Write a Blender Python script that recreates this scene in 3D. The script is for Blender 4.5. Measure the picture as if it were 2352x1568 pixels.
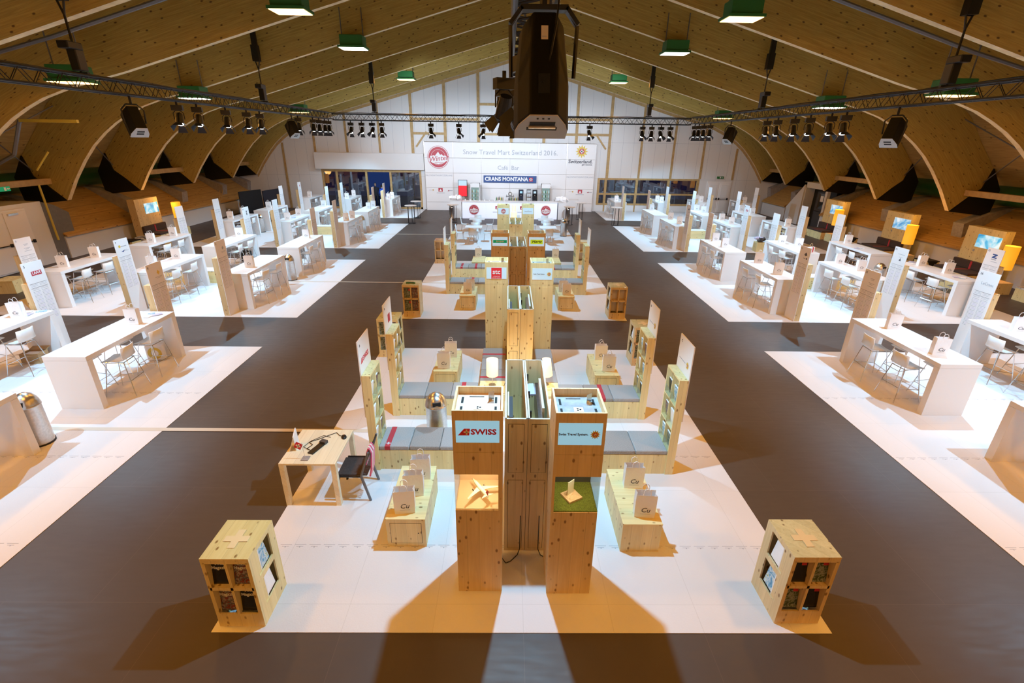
import bpy, math, random
from math import sin, cos, pi, radians
from mathutils import Matrix, Vector
random.seed(7)
S = bpy.context.scene
for o in list(bpy.data.objects): bpy.data.objects.remove(o)
C = S.collection

# ------------------------------------------------------------------ camera
F, PI_, YA, RO, CX, CH = 1103.53, 0.3972, 0.0125, -0.0139, -0.2161, 5.0
def _basis():
    c, s = cos(YA), sin(YA); cp, sp = cos(PI_), sin(PI_); cr, sr = cos(RO), sin(RO)
    xr = Vector((c, -s, 0)); dep = Vector((s*cp, c*cp, -sp)); up = Vector((s*sp, c*sp, cp))
    return xr*cr - up*sr, xr*sr + up*cr, dep
_R, _U, _D = _basis()
_CAM = Vector((CX, 0, CH))
cam = bpy.data.cameras.new('camera'); camo = bpy.data.objects.new('camera', cam); C.objects.link(camo)
cam.sensor_width = 36; cam.lens = F/2352*36; cam.clip_start = .05; cam.clip_end = 200
mw = Matrix((( _R.x, _U.x, -_D.x, CX), (_R.y, _U.y, -_D.y, 0), (_R.z, _U.z, -_D.z, CH), (0, 0, 0, 1)))
camo.matrix_world = mw
S.camera = camo
def vis(x, y, z=0, m=40):
    d = Vector((x, y, z)) - _CAM; w = d.dot(_D)
    if w < .2: return False
    px = 1176 + F*d.dot(_R)/w; py = 784 - F*d.dot(_U)/w
    return -m < px < 2352+m and -m < py < 1568+m

# ------------------------------------------------------------------ world, exposure
S.view_settings.view_transform = 'Standard'; S.view_settings.look = 'None'
S.view_settings.exposure = 0.0; S.view_settings.gamma = 1; S.view_settings.use_curve_mapping = False
W = bpy.data.worlds.new('night'); S.world = W; W.use_nodes = True
W.node_tree.nodes['Background'].inputs[0].default_value = (.012, .028, .11, 1)
W.node_tree.nodes['Background'].inputs[1].default_value = 1.0

# ------------------------------------------------------------------ lights
TX, TZ = 9.7, 5.88        # truss line x and underside z
KEY = (.32, .69, 1.0); WARM = (1.0, .41, .045)
def spot(loc, aim, power, size=120, blend=.6, rad=.07, col=KEY):
    l = bpy.data.lights.new('stage_spot_light', 'SPOT'); l.energy = power; l.color = col
    l.spot_size = radians(size); l.spot_blend = blend; l.shadow_soft_size = rad
    o = bpy.data.objects.new('stage_spot_light', l); C.objects.link(o); o.location = loc
    o.rotation_euler = (Vector(aim)-Vector(loc)).to_track_quat('-Z', 'Y').to_euler()
    return o
KP = 1000
for sx in (-1, 1):
    for y, k in ((6.0, .85), (10.1, .95), (16.1, .95), (20.0, .95), (26.0, 1.0), (30.3, 1.05)):
        spot((sx*9.68, y, 5.0), (sx*10.4, y, 0), KP*k, 124, .4, .035)
    spot((sx*9.4, 34.2, 5.0), (sx*11.2, 34.8, 0), KP*.6, 120, .5)
spot((0, 5.6, 5.02), (0, 5.0, 0), KP*1.0, 100, .35, .045)
spot((0.0, 9.75, 5.02), (0, 9.4, 0), KP*.85, 92, .4, .045)
spot((0, 15.6, 5.02), (0, 15.6, 0), KP*.8, 96, .4)
spot((0, 19.6, 5.02), (0, 19.9, 0), KP*.8, 96, .4)
spot((0, 26.0, 5.02), (0, 27.0, 0), KP*1.25, 106, .4)
for x in (-7.8, -3.4, 1.2, 5.4):                      # bar wash from the cross truss
    spot((x, 28.6, 5.1), (x*.75, 37.6, 2.2), KP*1.15, 80, .6, .07, (.62, .80, 1.0))
for x in (-9.6, 9.6):
    spot((x, 28.6, 5.1), (x*1.2, 38, 3.4), KP*.45, 100, .8, .07, (.6, .8, 1.0))
for x in (-5.5, 5.5):
    spot((x, 28.2, 6.35), (x*.7, 38, 7.6), KP*.8, 110, 1.0, .1, (.70, .84, 1.0))  # upward wash added to brighten the far gable, no lamp body here
LAMPS = [(sx*x, y) for sx in (-1, 1) for x in (6.1, 12.5) for y in (-1.4, 4.2, 9.9, 15.4, 21.1, 31.3)]
def roof_z(x):
    x = abs(x); p = PROFILE
    for (a, za), (b, zb) in zip(p[:-1], p[1:]):
        if b <= x <= a: return za + (zb-za)*(a-x)/(a-b)
    return 2.4
PROFILE = [(18.85,2.4),(18.25,3.26),(17.65,3.99),(17.09,4.57),(16.5,5.05),(15.95,5.42),(15.4,5.72),(14.75,6.02),(13.8,6.33),(12,6.77),(9.57,7.45),(4.75,8.8),(0,10.12)]
OUTER = [(19.45,2.98),(19.9,3.35),(20.1,4.15),(19.75,4.55),(19.2,5.15),(18.8,5.65),(18.4,6.1),(17.5,6.75),(15.9,7.5),(13.3,8.4),(10.4,9.3),(5.3,10.7),(0,12.1)]
for x, y in LAMPS:
    l = bpy.data.lights.new('ceiling_lamp_light', 'AREA'); l.shape = 'DISK'; l.size = .55; l.energy = 118 if y > 6 else 190; l.color = WARM
    o = bpy.data.objects.new('ceiling_lamp_light', l); C.objects.link(o); o.location = (x, y, roof_z(x)-.36)
for x, y, z, e in ((17.9,17.1,1.3,26),(17.9,21.66,1.3,26),(17.9,26.8,1.3,26),(-17.9,26.0,1.3,26),(-.48,8.4,.92,5),(.58,8.5,.9,5),(.52,6.8,.85,5)):
    l = bpy.data.lights.new('lamp_bulb_light', 'POINT'); l.energy = e; l.color = (1, .5, .12); l.shadow_soft_size = .3 if e > 10 else .12
    o = bpy.data.objects.new('lamp_bulb_light', l); C.objects.link(o)
    o.location = (x - math.copysign(.0, x), y, z + (.62 if e > 10 else .3))

# ------------------------------------------------------------------ materials
def mat(name, col, rough=.6, metal=0, emit=None, es=1, spec=.5, noise=0, nscale=8, bump=0):
    m = bpy.data.materials.new(name); m.use_nodes = True; n = m.node_tree; b = n.nodes['Principled BSDF']
    b.inputs['Base Color'].default_value = (*col, 1); b.inputs['Roughness'].default_value = rough
    b.inputs['Metallic'].default_value = metal; b.inputs['Specular IOR Level'].default_value = spec
    if emit: b.inputs['Emission Color'].default_value = (*emit, 1); b.inputs['Emission Strength'].default_value = es
    if noise or bump:
        tc = n.nodes.new('ShaderNodeTexCoord'); t = n.nodes.new('ShaderNodeTexNoise'); t.inputs['Scale'].default_value = nscale
        t.inputs['Detail'].default_value = 5
        n.links.new(tc.outputs['Object'], t.inputs['Vector'])
        if noise:
            r = n.nodes.new('ShaderNodeMapRange'); r.inputs[1].default_value = .3; r.inputs[2].default_value = .7
            r.inputs[3].default_value = 1-noise; r.inputs[4].default_value = 1+noise
            x = n.nodes.new('ShaderNodeVectorMath'); x.operation = 'SCALE'; x.inputs[0].default_value = col
            n.links.new(t.outputs[0], r.inputs[0]); n.links.new(r.outputs[0], x.inputs['Scale']); n.links.new(x.outputs[0], b.inputs['Base Color'])
        if bump:
            bp = n.nodes.new('ShaderNodeBump'); bp.inputs['Strength'].default_value = bump; bp.inputs['Distance'].default_value = .01
            n.links.new(t.outputs[0], bp.inputs['Height']); n.links.new(bp.outputs[0], b.inputs['Normal'])
    return m
def wood(name, base, dark, knot, axis=2, rough=.55, plank=.14, kscale=11, uv=False, kr=.2, seam=.004, coat=0):
    """pine boards running along one axis: grain streaks, board-to-board tone, seams and dark knots"""
    m = bpy.data.materials.new(name); m.use_nodes = True; n = m.node_tree; N = n.nodes; L = n.links; b = N['Principled BSDF']
    b.inputs['Roughness'].default_value = rough; b.inputs['Coat Weight'].default_value = coat
    tc = N.new('ShaderNodeTexCoord'); src = tc.outputs['UV' if uv else 'Object']
    mp = N.new('ShaderNodeMapping'); sc = [14, 14, 14]; sc[axis] = .9; mp.inputs['Scale'].default_value = sc; L.new(src, mp.inputs[0])
    g = N.new('ShaderNodeTexNoise'); g.inputs['Scale'].default_value = 1.6; g.inputs['Detail'].default_value = 6; g.inputs['Distortion'].default_value = .6
    L.new(mp.outputs[0], g.inputs['Vector'])
    rp = N.new('ShaderNodeValToRGB'); rp.color_ramp.elements[0].position = .3; rp.color_ramp.elements[1].position = .72
    rp.color_ramp.elements[0].color = (*dark, 1); rp.color_ramp.elements[1].color = (*base, 1); L.new(g.outputs[0], rp.inputs[0])
    # boards
    sx = N.new('ShaderNodeSeparateXYZ'); L.new(src, sx.inputs[0])
    if uv: cr = sx.outputs[1]
    else:
        ax = [i for i in range(3) if i != axis]; ad = N.new('ShaderNodeMath'); ad.operation = 'ADD'
        L.new(sx.outputs[ax[0]], ad.inputs[0]); L.new(sx.outputs[ax[1]], ad.inputs[1]); cr = ad.outputs[0]
    dv = N.new('ShaderNodeMath'); dv.operation = 'DIVIDE'; dv.inputs[1].default_value = plank; L.new(cr, dv.inputs[0])
    fl = N.new('ShaderNodeMath'); fl.operation = 'FLOOR'; L.new(dv.outputs[0], fl.inputs[0])
    wn = N.new('ShaderNodeTexWhiteNoise'); wn.noise_dimensions = '1D'; L.new(fl.outputs[0], wn.inputs['W'])
    fr = N.new('ShaderNodeMath'); fr.operation = 'FRACT'; L.new(dv.outputs[0], fr.inputs[0])
    sm = N.new('ShaderNodeMath'); sm.operation = 'LESS_THAN'; sm.inputs[1].default_value = seam/plank; L.new(fr.outputs[0], sm.inputs[0])
    mr = N.new('ShaderNodeMapRange'); mr.inputs[3].default_value = .93; mr.inputs[4].default_value = 1.05; L.new(wn.outputs[0], mr.inputs[0])
    sb = N.new('ShaderNodeMath'); sb.operation = 'MULTIPLY'; sb.inputs[1].default_value = .22; L.new(sm.outputs[0], sb.inputs[0])
    su = N.new('ShaderNodeMath'); su.operation = 'SUBTRACT'; L.new(mr.outputs[0], su.inputs[0]); L.new(sb.outputs[0], su.inputs[1])
    vm = N.new('ShaderNodeVectorMath'); vm.operation = 'SCALE'; L.new(rp.outputs[0], vm.inputs[0]); L.new(su.outputs[0], vm.inputs['Scale'])
    # knots
    mk = N.new('ShaderNodeMapping'); s2 = [1, 1, 1]; s2[axis] = .55; mk.inputs['Scale'].default_value = s2; L.new(src, mk.inputs[0])
    vo = N.new('ShaderNodeTexVoronoi'); vo.inputs['Scale'].default_value = kscale
    if uv: vo.voronoi_dimensions = '2D'
    L.new(mk.outputs[0], vo.inputs['Vector'])
    kr_ = N.new('ShaderNodeMapRange'); kr_.inputs[1].default_value = kr*.5; kr_.inputs[2].default_value = kr; kr_.inputs[3].default_value = .9; kr_.inputs[4].default_value = 0
    L.new(vo.outputs['Distance'], kr_.inputs[0])
    mx = N.new('ShaderNodeMix'); mx.data_type = 'RGBA'; L.new(kr_.outputs[0], mx.inputs['Factor']); L.new(vm.outputs[0], mx.inputs['A']); mx.inputs['B'].default_value = (*knot, 1)
    L.new(mx.outputs['Result'], b.inputs['Base Color'])
    return m
M = {}
PINE = ((.86,.73,.38), (.78,.63,.29), (.26,.13,.03))
M['pine'] = wood('pine_upright', *PINE, axis=2)
M['piney'] = wood('pine_lengthwise', *PINE, axis=1)
M['pinex'] = wood('pine_crosswise', *PINE, axis=0)
M['ash'] = wood('pale_ash', (.86,.79,.58), (.80,.72,.50), (.6,.5,.3), axis=1, kr=.02)
M['pine_warm'] = wood('pine_warm_lit', (.80,.62,.34), (.70,.51,.25), (.2,.09,.03), axis=2, kscale=11)  # same pine, with the warm lamp light put into its colour
M['rib'] = wood('glulam', (.54,.38,.10), (.40,.265,.058), (.08,.035,.012), axis=0, uv=True, plank=.045, kscale=3.0, kr=.085, seam=.004)
M['ribedge'] = mat('glulam_edge', (.80,.62,.34), .6, noise=.12, nscale=5)
M['deck'] = wood('roof_deck_boards', (.50,.34,.12), (.34,.21,.07), (.08,.035,.012), axis=1, plank=.2, kscale=3, kr=.12)
M['bleach'] = wood('bench_boards', (.62,.38,.13), (.44,.25,.07), (.07,.03,.01), axis=1, plank=.16, kscale=4, kr=.14, seam=.016)
M['post'] = mat('timber_post', (.46,.30,.12), .6, noise=.15, nscale=6)
M['steel'] = mat('brushed_steel', (.66,.64,.62), .28, 1, noise=.1, nscale=30)
M['chrome'] = mat('chrome', (.72,.74,.76), .14, 1)
M['black'] = mat('black_paint', (.006,.006,.006), .45)
M['blackmetal'] = mat('black_metal', (.02,.02,.024), .38, .5)
M['darkgrey'] = mat('dark_grey', (.06,.06,.065), .5)
M['speakerbody'] = mat('speaker_body', (.003,.003,.003), .6, spec=.2, bump=.3, nscale=400)
M['speakerlit'] = mat('speaker_underside_lit', (.48,.48,.47), .6)  # light from the white floor put into this pale grey
M['plaster'] = mat('painted_wall_panel', (.74,.73,.72), .7)
M['white'] = mat('white_laminate', (.80,.80,.80), .35, spec=.4)
M['board'] = mat('white_board', (.84,.82,.81), .5)
M['shell'] = mat('white_plastic', (.78,.80,.80), .35)
M['paper'] = mat('white_paper', (.90,.90,.91), .6, bump=.6, nscale=18)
M['print'] = mat('dark_print', (.10,.10,.12), .6)
M['greyprint'] = mat('grey_print', (.42,.43,.47), .6)
M['lilac'] = mat('lilac_print', (.60,.56,.72), .6)
M['red'] = mat('red_print', (.62,.03,.05), .5)
M['redlogo'] = mat('deep_red_print', (.50,.05,.07), .5)
M['gold'] = mat('gold_print', (.72,.50,.06), .5)
M['blue'] = mat('blue_banner', (.035,.085,.26), .5)
M['navy'] = mat('navy_panel', (.012,.016,.035), .45)
M['green'] = mat('green_paint', (.02,.16,.04), .5)
M['greenduct'] = mat('green_duct', (.012,.085,.022), .4)
M['concrete'] = mat('concrete', (.34,.31,.29), .85, noise=.15, nscale=7)
M['greywall'] = mat('grey_cheek_wall', (.17,.165,.16), .8, noise=.08)
M['felt'] = mat('grey_felt', (.37,.35,.335), .95, noise=.25, nscale=120, bump=.4)
M['felt2'] = mat('taupe_felt', (.32,.285,.26), .95, noise=.3, nscale=120, bump=.4)
M['felt3'] = mat('brown_felt', (.065,.042,.035), .95, noise=.25, nscale=60)
M['redfelt'] = mat('red_felt', (.48,.04,.05), .9)
M['whitecross'] = mat('white_cross', (.85,.85,.85), .7)
M['shade_warm'] = mat('orange_lamp_shade', (.9,.55,.1), .6, emit=(1,.40,.015), es=.75)
M['shade'] = mat('cream_lamp_shade', (.9,.75,.5), .6, emit=(1,.70,.34), es=1.1)
M['bulb'] = mat('lamp_glow', (1,.95,.85), .5, emit=(1,.93,.8), es=5)
M['lens'] = mat('lit_lens', (1,1,1), .3, emit=(.9,.96,1), es=9)
M['warmlens'] = mat('lit_diffuser', (1,.8,.5), .3, emit=(1,.55,.2), es=5)
M['coollens'] = mat('lit_diffuser_white', (1,1,.95), .3, emit=(1,.96,.85), es=5)
M['screen'] = mat('lit_screen', (.2,.3,.35), .15, emit=(.30,.62,.78), es=.72)
M['screen2'] = mat('lit_screen_pale', (.2,.3,.35), .15, emit=(.50,.66,.78), es=.8)
M['skin'] = mat('skin', (.55,.33,.24), .6)
M['hair'] = mat('dark_hair', (.02,.013,.01), .7)
M['bluejacket'] = mat('blue_jacket', (.03,.14,.85), .6)
M['darkcloth'] = mat('dark_cloth', (.015,.015,.02), .8)
M['slot'] = mat('dark_slot', (.01,.01,.01), .8)
M['grass'] = mat('artificial_turf', (.13,.17,.025), .9, noise=.4, nscale=90, bump=1)
M['marble'] = mat('grey_stone_sheet', (.36,.37,.38), .5, noise=.2, nscale=12)
M['peach'] = mat('beige_sheet', (.72,.54,.42), .5)
M['yellow'] = mat('yellow_steel', (.55,.42,.06), .5)
M['cardboard'] = mat('cardboard', (.45,.30,.15), .8)
M['pipe'] = mat('grey_pipe', (.16,.16,.17), .4, .3)
M['frost'] = mat('frosted_cross', (.74,.68,.42), .5)
M['frost_warm'] = mat('frosted_cross_warm_lit', (.70,.52,.26), .5)  # cross colour with warm light put in, to go with its pine
M['cream'] = mat('cream_strip', (.62,.56,.46), .6)
def glass(name, col=(.9,.95,1), tr=.75):
    m = bpy.data.materials.new(name); m.use_nodes = True; n = m.node_tree; N = n.nodes; L = n.links
    N.remove(N['Principled BSDF']); out = N['Material Output']
    t = N.new('ShaderNodeBsdfTransparent'); t.inputs[0].default_value = (*col, 1)
    g = N.new('ShaderNodeBsdfGlossy'); g.inputs['Roughness'].default_value = .02
    f = N.new('ShaderNodeLayerWeight'); f.inputs[0].default_value = .5; w = N.new('ShaderNodeMath'); w.operation = 'POWER'; w.inputs[1].default_value = 4; L.new(f.outputs['Facing'], w.inputs[0])
    a = N.new('ShaderNodeMath'); a.operation = 'MULTIPLY_ADD'; a.inputs[1].default_value = .8; a.inputs[2].default_value = (1-tr)*.5; a.use_clamp = True
    L.new(w.outputs[0], a.inputs[0]); x = N.new('ShaderNodeMixShader'); L.new(a.outputs[0], x.inputs[0]); L.new(t.outputs[0], x.inputs[1]); L.new(g.outputs[0], x.inputs[2]); L.new(x.outputs[0], out.inputs[0])
    return m
M['glass'] = glass('clear_glass', (.93,.97,.96), .97)
M['nightglass'] = glass('window_glass', (.35,.4,.5), .62)
def floor_mat():
    m = bpy.data.materials.new('dark_sports_floor'); m.use_nodes = True; n = m.node_tree; N = n.nodes; L = n.links; b = N['Principled BSDF']
    tc = N.new('ShaderNodeTexCoord'); no = N.new('ShaderNodeTexNoise'); no.inputs['Scale'].default_value = .55; no.inputs['Detail'].default_value = 8; no.inputs['Roughness'].default_value = .65
    L.new(tc.outputs['Object'], no.inputs['Vector'])
    rp = N.new('ShaderNodeValToRGB'); rp.color_ramp.elements[0].position = .3; rp.color_ramp.elements[1].position = .75
    rp.color_ramp.elements[0].color = (.066,.049,.041,1); rp.color_ramp.elements[1].color = (.083,.063,.053,1); L.new(no.outputs[0], rp.inputs[0])
    br = N.new('ShaderNodeTexBrick'); br.inputs['Scale'].default_value = .5; br.inputs['Mortar Size'].default_value = .0018; br.inputs['Row Height'].default_value = 1.0; br.inputs['Brick Width'].default_value = 1.0
    br.inputs['Color1'].default_value = (1,1,1,1); br.inputs['Color2'].default_value = (.94,.94,.94,1); br.inputs['Mortar'].default_value = (1.35,1.3,1.25,1); L.new(tc.outputs['Object'], br.inputs['Vector'])
    mx = N.new('ShaderNodeMix'); mx.data_type = 'RGBA'; mx.blend_type = 'MULTIPLY'; mx.inputs['Factor'].default_value = 1; L.new(rp.outputs[0], mx.inputs['A']); L.new(br.outputs[0], mx.inputs['B'])
    L.new(mx.outputs['Result'], b.inputs['Base Color']); b.inputs['Roughness'].default_value = .42; b.inputs['Specular IOR Level'].default_value = .45
    n2 = N.new('ShaderNodeTexNoise'); n2.inputs['Scale'].default_value = 3; n2.inputs['Detail'].default_value = 6; mp = N.new('ShaderNodeMapping'); mp.inputs['Scale'].default_value = (1,5,1)
    L.new(tc.outputs['Object'], mp.inputs[0]); L.new(mp.outputs[0], n2.inputs['Vector']); r2 = N.new('ShaderNodeMapRange'); r2.inputs[3].default_value = .38; r2.inputs[4].default_value = .6; L.new(n2.outputs[0], r2.inputs[0]); L.new(r2.outputs[0], b.inputs['Roughness'])
    return m
M['floor'] = floor_mat()
def carpet_mat():
    m = mat('white_floor_tiles', (.74,.73,.74), .75, bump=.25, nscale=60); n = m.node_tree; N = n.nodes; L = n.links; b = N['Principled BSDF']
    tc = N.new('ShaderNodeTexCoord'); br = N.new('ShaderNodeTexBrick'); br.inputs['Scale'].default_value = 1; br.offset = 0; br.inputs['Mortar Size'].default_value = .004; br.inputs['Brick Width'].default_value = 1.0; br.inputs['Row Height'].default_value = 1.99
    br.inputs['Color1'].default_value = (.75,.74,.75,1); br.inputs['Color2'].default_value = (.73,.725,.735,1); br.inputs['Mortar'].default_value = (.66,.655,.66,1)
    L.new(tc.outputs['Object'], br.inputs['Vector']); L.new(br.outputs[0], b.inputs['Base Color']); return m
M['carpet'] = carpet_mat()
def picture(name, cols, scale, emit=0, bands=False):
    """mottled printed picture: procedural colour patches"""
    m = bpy.data.materials.new(name); m.use_nodes = True; n = m.node_tree; N = n.nodes; L = n.links; b = N['Principled BSDF']
    tc = N.new('ShaderNodeTexCoord'); t = N.new('ShaderNodeTexNoise'); t.inputs['Scale'].default_value = scale; t.inputs['Detail'].default_value = 3; t.inputs['Distortion'].default_value = 1.2
    L.new(tc.outputs['Object'], t.inputs['Vector']); rp = N.new('ShaderNodeValToRGB'); e = rp.color_ramp.elements
    lo, hi = .3, .7
    for i, c in enumerate(cols):
        p = lo+(hi-lo)*i/(len(cols)-1)
        if i < 2: e[i].position = p; e[i].color = (*c, 1)
        else: x = e.new(p); x.color = (*c, 1)
    L.new(t.outputs[0], rp.inputs[0]); L.new(rp.outputs[0], b.inputs['Base Color']); b.inputs['Roughness'].default_value = .35
    if emit: L.new(rp.outputs[0], b.inputs['Emission Color']); b.inputs['Emission Strength'].default_value = emit
    return m
M['alps'] = picture('snow_picture', [(.02,.25,.55),(.10,.45,.75),(.45,.72,.88),(.75,.85,.92)], 2.2, .9)
M['alps2'] = picture('mountain_sky_picture', [(.05,.2,.5),(.12,.38,.68),(.5,.68,.85),(.8,.87,.95)], 1.5, .9)
M['cover_black'] = mat('black_magazine_cover', (.012,.012,.014), .25)
M['cover_mix'] = picture('colour_magazine_cover', [(.02,.02,.02),(.28,.03,.03),(.04,.09,.12),(.40,.32,.30),(.06,.03,.02)], 26)
M['cover_land'] = picture('landscape_brochure', [(.02,.03,.02),(.06,.10,.04),(.30,.33,.32),(.12,.16,.08)], 22)
M['cover_sky'] = picture('sky_brochure', [(.05,.2,.4),(.15,.4,.6),(.7,.75,.75),(.35,.45,.25)], 14)
M['tv'] = mat('red_screen', (.5,.02,.03), .3, emit=(.75,.02,.03), es=.8)
M['hide'] = picture('cow_hide', [(.01,.01,.01),(.01,.01,.01),(.75,.72,.68),(.8,.78,.74)], 3.5)
M['fridgein'] = mat('lit_fridge_inside', (.5,.55,.55), .4, emit=(.55,.75,.78), es=.35)
M['barfront'] = mat('backlit_bar_panel', (.8,.82,.9), .4, emit=(.62,.70,.95), es=.45)
M['eurogreen'] = mat('green_logo', (.0,.36,.16), .5, emit=(0,.36,.16), es=.35)
M['hertzyellow'] = mat('lime_logo', (.5,.75,.02), .5, emit=(.55,.8,.03), es=.45)
M['stcred'] = mat('red_logo', (.65,.02,.03), .5, emit=(.6,.02,.03), es=.3)
M['scarf'] = mat('pink_scarf', (.75,.16,.30), .9)

# ------------------------------------------------------------------ mesh helper
class MB:
    def __init__(s): s.v = []; s.f = []; s.m = []; s.mats = []; s.uv = None
    def mi(s, m):
        m = M[m] if isinstance(m, str) else m
        if m not in s.mats: s.mats.append(m)
        return s.mats.index(m)
    def add(s, vs, fs, m):
        b = len(s.v); s.v += [tuple(v) for v in vs]; k = s.mi(m)
        for f in fs: s.f.append([b+i for i in f]); s.m.append(k)
        return s
    def box(s, x0, y0, z0, x1, y1, z1, m):
        return s.add([(x0,y0,z0),(x1,y0,z0),(x1,y1,z0),(x0,y1,z0),(x0,y0,z1),(x1,y0,z1),(x1,y1,z1),(x0,y1,z1)],
                     [(0,3,2,1),(4,5,6,7),(0,1,5,4),(1,2,6,5),(2,3,7,6),(3,0,4,7)], m)
    def obox(s, c, d, R, m):
        R = R.to_3x3() if hasattr(R, 'to_3x3') else R; c = Vector(c); vs = []
        for z in (-1, 1):
            for x, y in ((-1,-1),(1,-1),(1,1),(-1,1)): vs.append(c + R @ Vector((x*d[0]/2, y*d[1]/2, z*d[2]/2)))
        return s.add(vs, [(0,3,2,1),(4,5,6,7),(0,1,5,4),(1,2,6,5),(2,3,7,6),(3,0,4,7)], m)
    def rod(s, a, b, r, m, n=6, r2=None, caps=True):
        a = Vector(a); b = Vector(b); d = (b-a)
        if d.length < 1e-6: return s
        q = d.to_track_quat('Z', 'Y'); r2 = r if r2 is None else r2; vs = []
        for p, rr in ((a, r), (b, r2)):
            for i in range(n): vs.append(p + q @ Vector((rr*cos(2*pi*i/n), rr*sin(2*pi*i/n), 0)))
        fs = [(i, (i+1) % n, n+(i+1) % n, n+i) for i in range(n)]
        if caps: fs += [tuple(range(n))[::-1], tuple(range(n, 2*n))]
        return s.add(vs, fs, m)
    def path(s, pts, r, m, n=6):
        for a, b in zip(pts[:-1], pts[1:]): s.rod(a, b, r, m, n)
        return s
    def lathe(s, prof, m, n=24, o=(0,0,0)):
        vs = []
        for r, z in prof:
            for i in range(n): vs.append((o[0]+r*cos(2*pi*i/n), o[1]+r*sin(2*pi*i/n), o[2]+z))
        fs = []
        for k in range(len(prof)-1):
            for i in range(n): fs.append((k*n+i, k*n+(i+1) % n, (k+1)*n+(i+1) % n, (k+1)*n+i))
        return s.add(vs, fs, m)
    def prism(s, poly, a0, a1, m, axis='y'):
        """polygon extruded along an axis; poly coords are the other two axes in order"""
        def P(u, v, a): return {'y': (u, a, v), 'x': (a, u, v), 'z': (u, v, a)}[axis]
        n = len(poly); vs = [P(u, v, a0) for u, v in poly] + [P(u, v, a1) for u, v in poly]
        fs = [tuple(range(n)), tuple(range(2*n-1, n-1, -1))] + [(i, n+i, n+(i+1) % n, (i+1) % n) for i in range(n)]
        return s.add(vs, fs, m)
    def mesh(s, name, smooth=False):
        me = bpy.data.meshes.new(name); me.from_pydata(s.v, [], s.f)
        for m in s.mats: me.materials.append(m)
        for p, k in zip(me.polygons, s.m): p.material_index = k; p.use_smooth = smooth
        if s.uv:
            u = me.uv_layers.new(name='UVMap')
            for p in me.polygons:
                for li in p.loop_indices: u.data[li].uv = s.uv[me.loops[li].vertex_index]
        me.update(); return me
    def build(s, name, parent=None, loc=(0,0,0), rotz=0, smooth=False, bevel=0, rot=None):
        o = bpy.data.objects.new(name, s.mesh(name, smooth)); C.objects.link(o)
        o.parent = parent; o.location = loc; o.rotation_euler = rot if rot else (0, 0, rotz)
        if bevel:
            b = o.modifiers.new('bevel', 'BEVEL'); b.width = bevel; b.segments = 2; b.limit_method = 'ANGLE'
        return o
USED = set()
def tag(o, label, cat, group=None, kind=None):
    o['label'] = label; o['category'] = cat
    if group: o['group'] = group
    if kind: o['kind'] = kind
    return o
def thing(name, label, cat, loc=(0,0,0), rotz=0, group=None):
    o = bpy.data.objects.new(name, None); C.objects.link(o); o.location = loc; o.rotation_euler = (0,0,rotz); o.empty_display_size = .1
    return tag(o, label, cat, group)
def struct(o): o['kind'] = 'structure'; return o
KIDS = {}
def dup(root, loc, rotz, label, group=None):
    if not KIDS:
        pass
    def kids(p): return [c for c in p.children]
    def rec(o, par):
        c = o.copy(); C.objects.link(c); c.parent = par
        for ch in KCH(o): rec(ch, c)
        return c
    r = rec(root, None); r.location = loc; r.rotation_euler = (0, 0, rotz); r['label'] = label
    if group: r['group'] = group
    return r
_kc = {}
def KCH(o):
    if o.name not in _kc: _kc[o.name] = [c for c in bpy.data.objects if c.parent == o]
    return _kc[o.name]
class Proto:
    """first placement uses the prototype itself, later ones are copies"""
    def __init__(s, root): s.root = root; s.used = False
    def put(s, loc, rotz, label, group=None):
        if not s.used:
            s.used = True; KCH(s.root); [KCH(c) for c in KCH(s.root)]
            s.root.location = loc; s.root.rotation_euler = (0,0,rotz); s.root['label'] = label
            if group: s.root['group'] = group
            return s.root
        return dup(s.root, loc, rotz, label, group)
def text(body, size, m, parent, loc, rot, name='lettering', align='CENTER', ext=.002, bold=0, shear=0, sx=1, sy=1):
    c = bpy.data.curves.new(name, 'FONT'); c.body = body; c.size = size; c.extrude = ext; c.offset = bold; c.align_x = align; c.align_y = 'CENTER'; c.shear = shear; c.resolution_u = 2
    o = bpy.data.objects.new('tmp', c); me = bpy.data.meshes.new_from_object(o); bpy.data.objects.remove(o); bpy.data.curves.remove(c)
    me.materials.clear(); me.materials.append(M[m]); me.name = name
    q = bpy.data.objects.new(name, me); C.objects.link(q); q.parent = parent; q.location = loc; q.rotation_euler = rot; q.scale = (sx, sy, 1)
    return q
FRONT = (pi/2, 0, 0)                      # reads from the camera side (-Y)
def face_px(): return (pi/2, 0, pi/2)     # reads from +X
def flower(parent, loc, r, rot=FRONT, name='flower_emblem'):
    mb = MB(); n = 12; pts = []
    for i in range(2*n): rr = r if i % 2 == 0 else r*.6; pts.append((rr*cos(pi*i/n), rr*sin(pi*i/n)))
    mb.prism(pts, 0, .003, 'gold', 'z'); mb.prism([(r*.42*cos(2*pi*i/20), r*.42*sin(2*pi*i/20)) for i in range(20)], .003, .006, 'redlogo', 'z')
    t, l = r*.09, r*.28
    mb.box(-t, -l, .006, t, l, .009, 'whitecross'); mb.box(-l, -t, .006, l, t, .009, 'whitecross')
    return mb.build(name, parent, loc, rot=rot)
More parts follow.
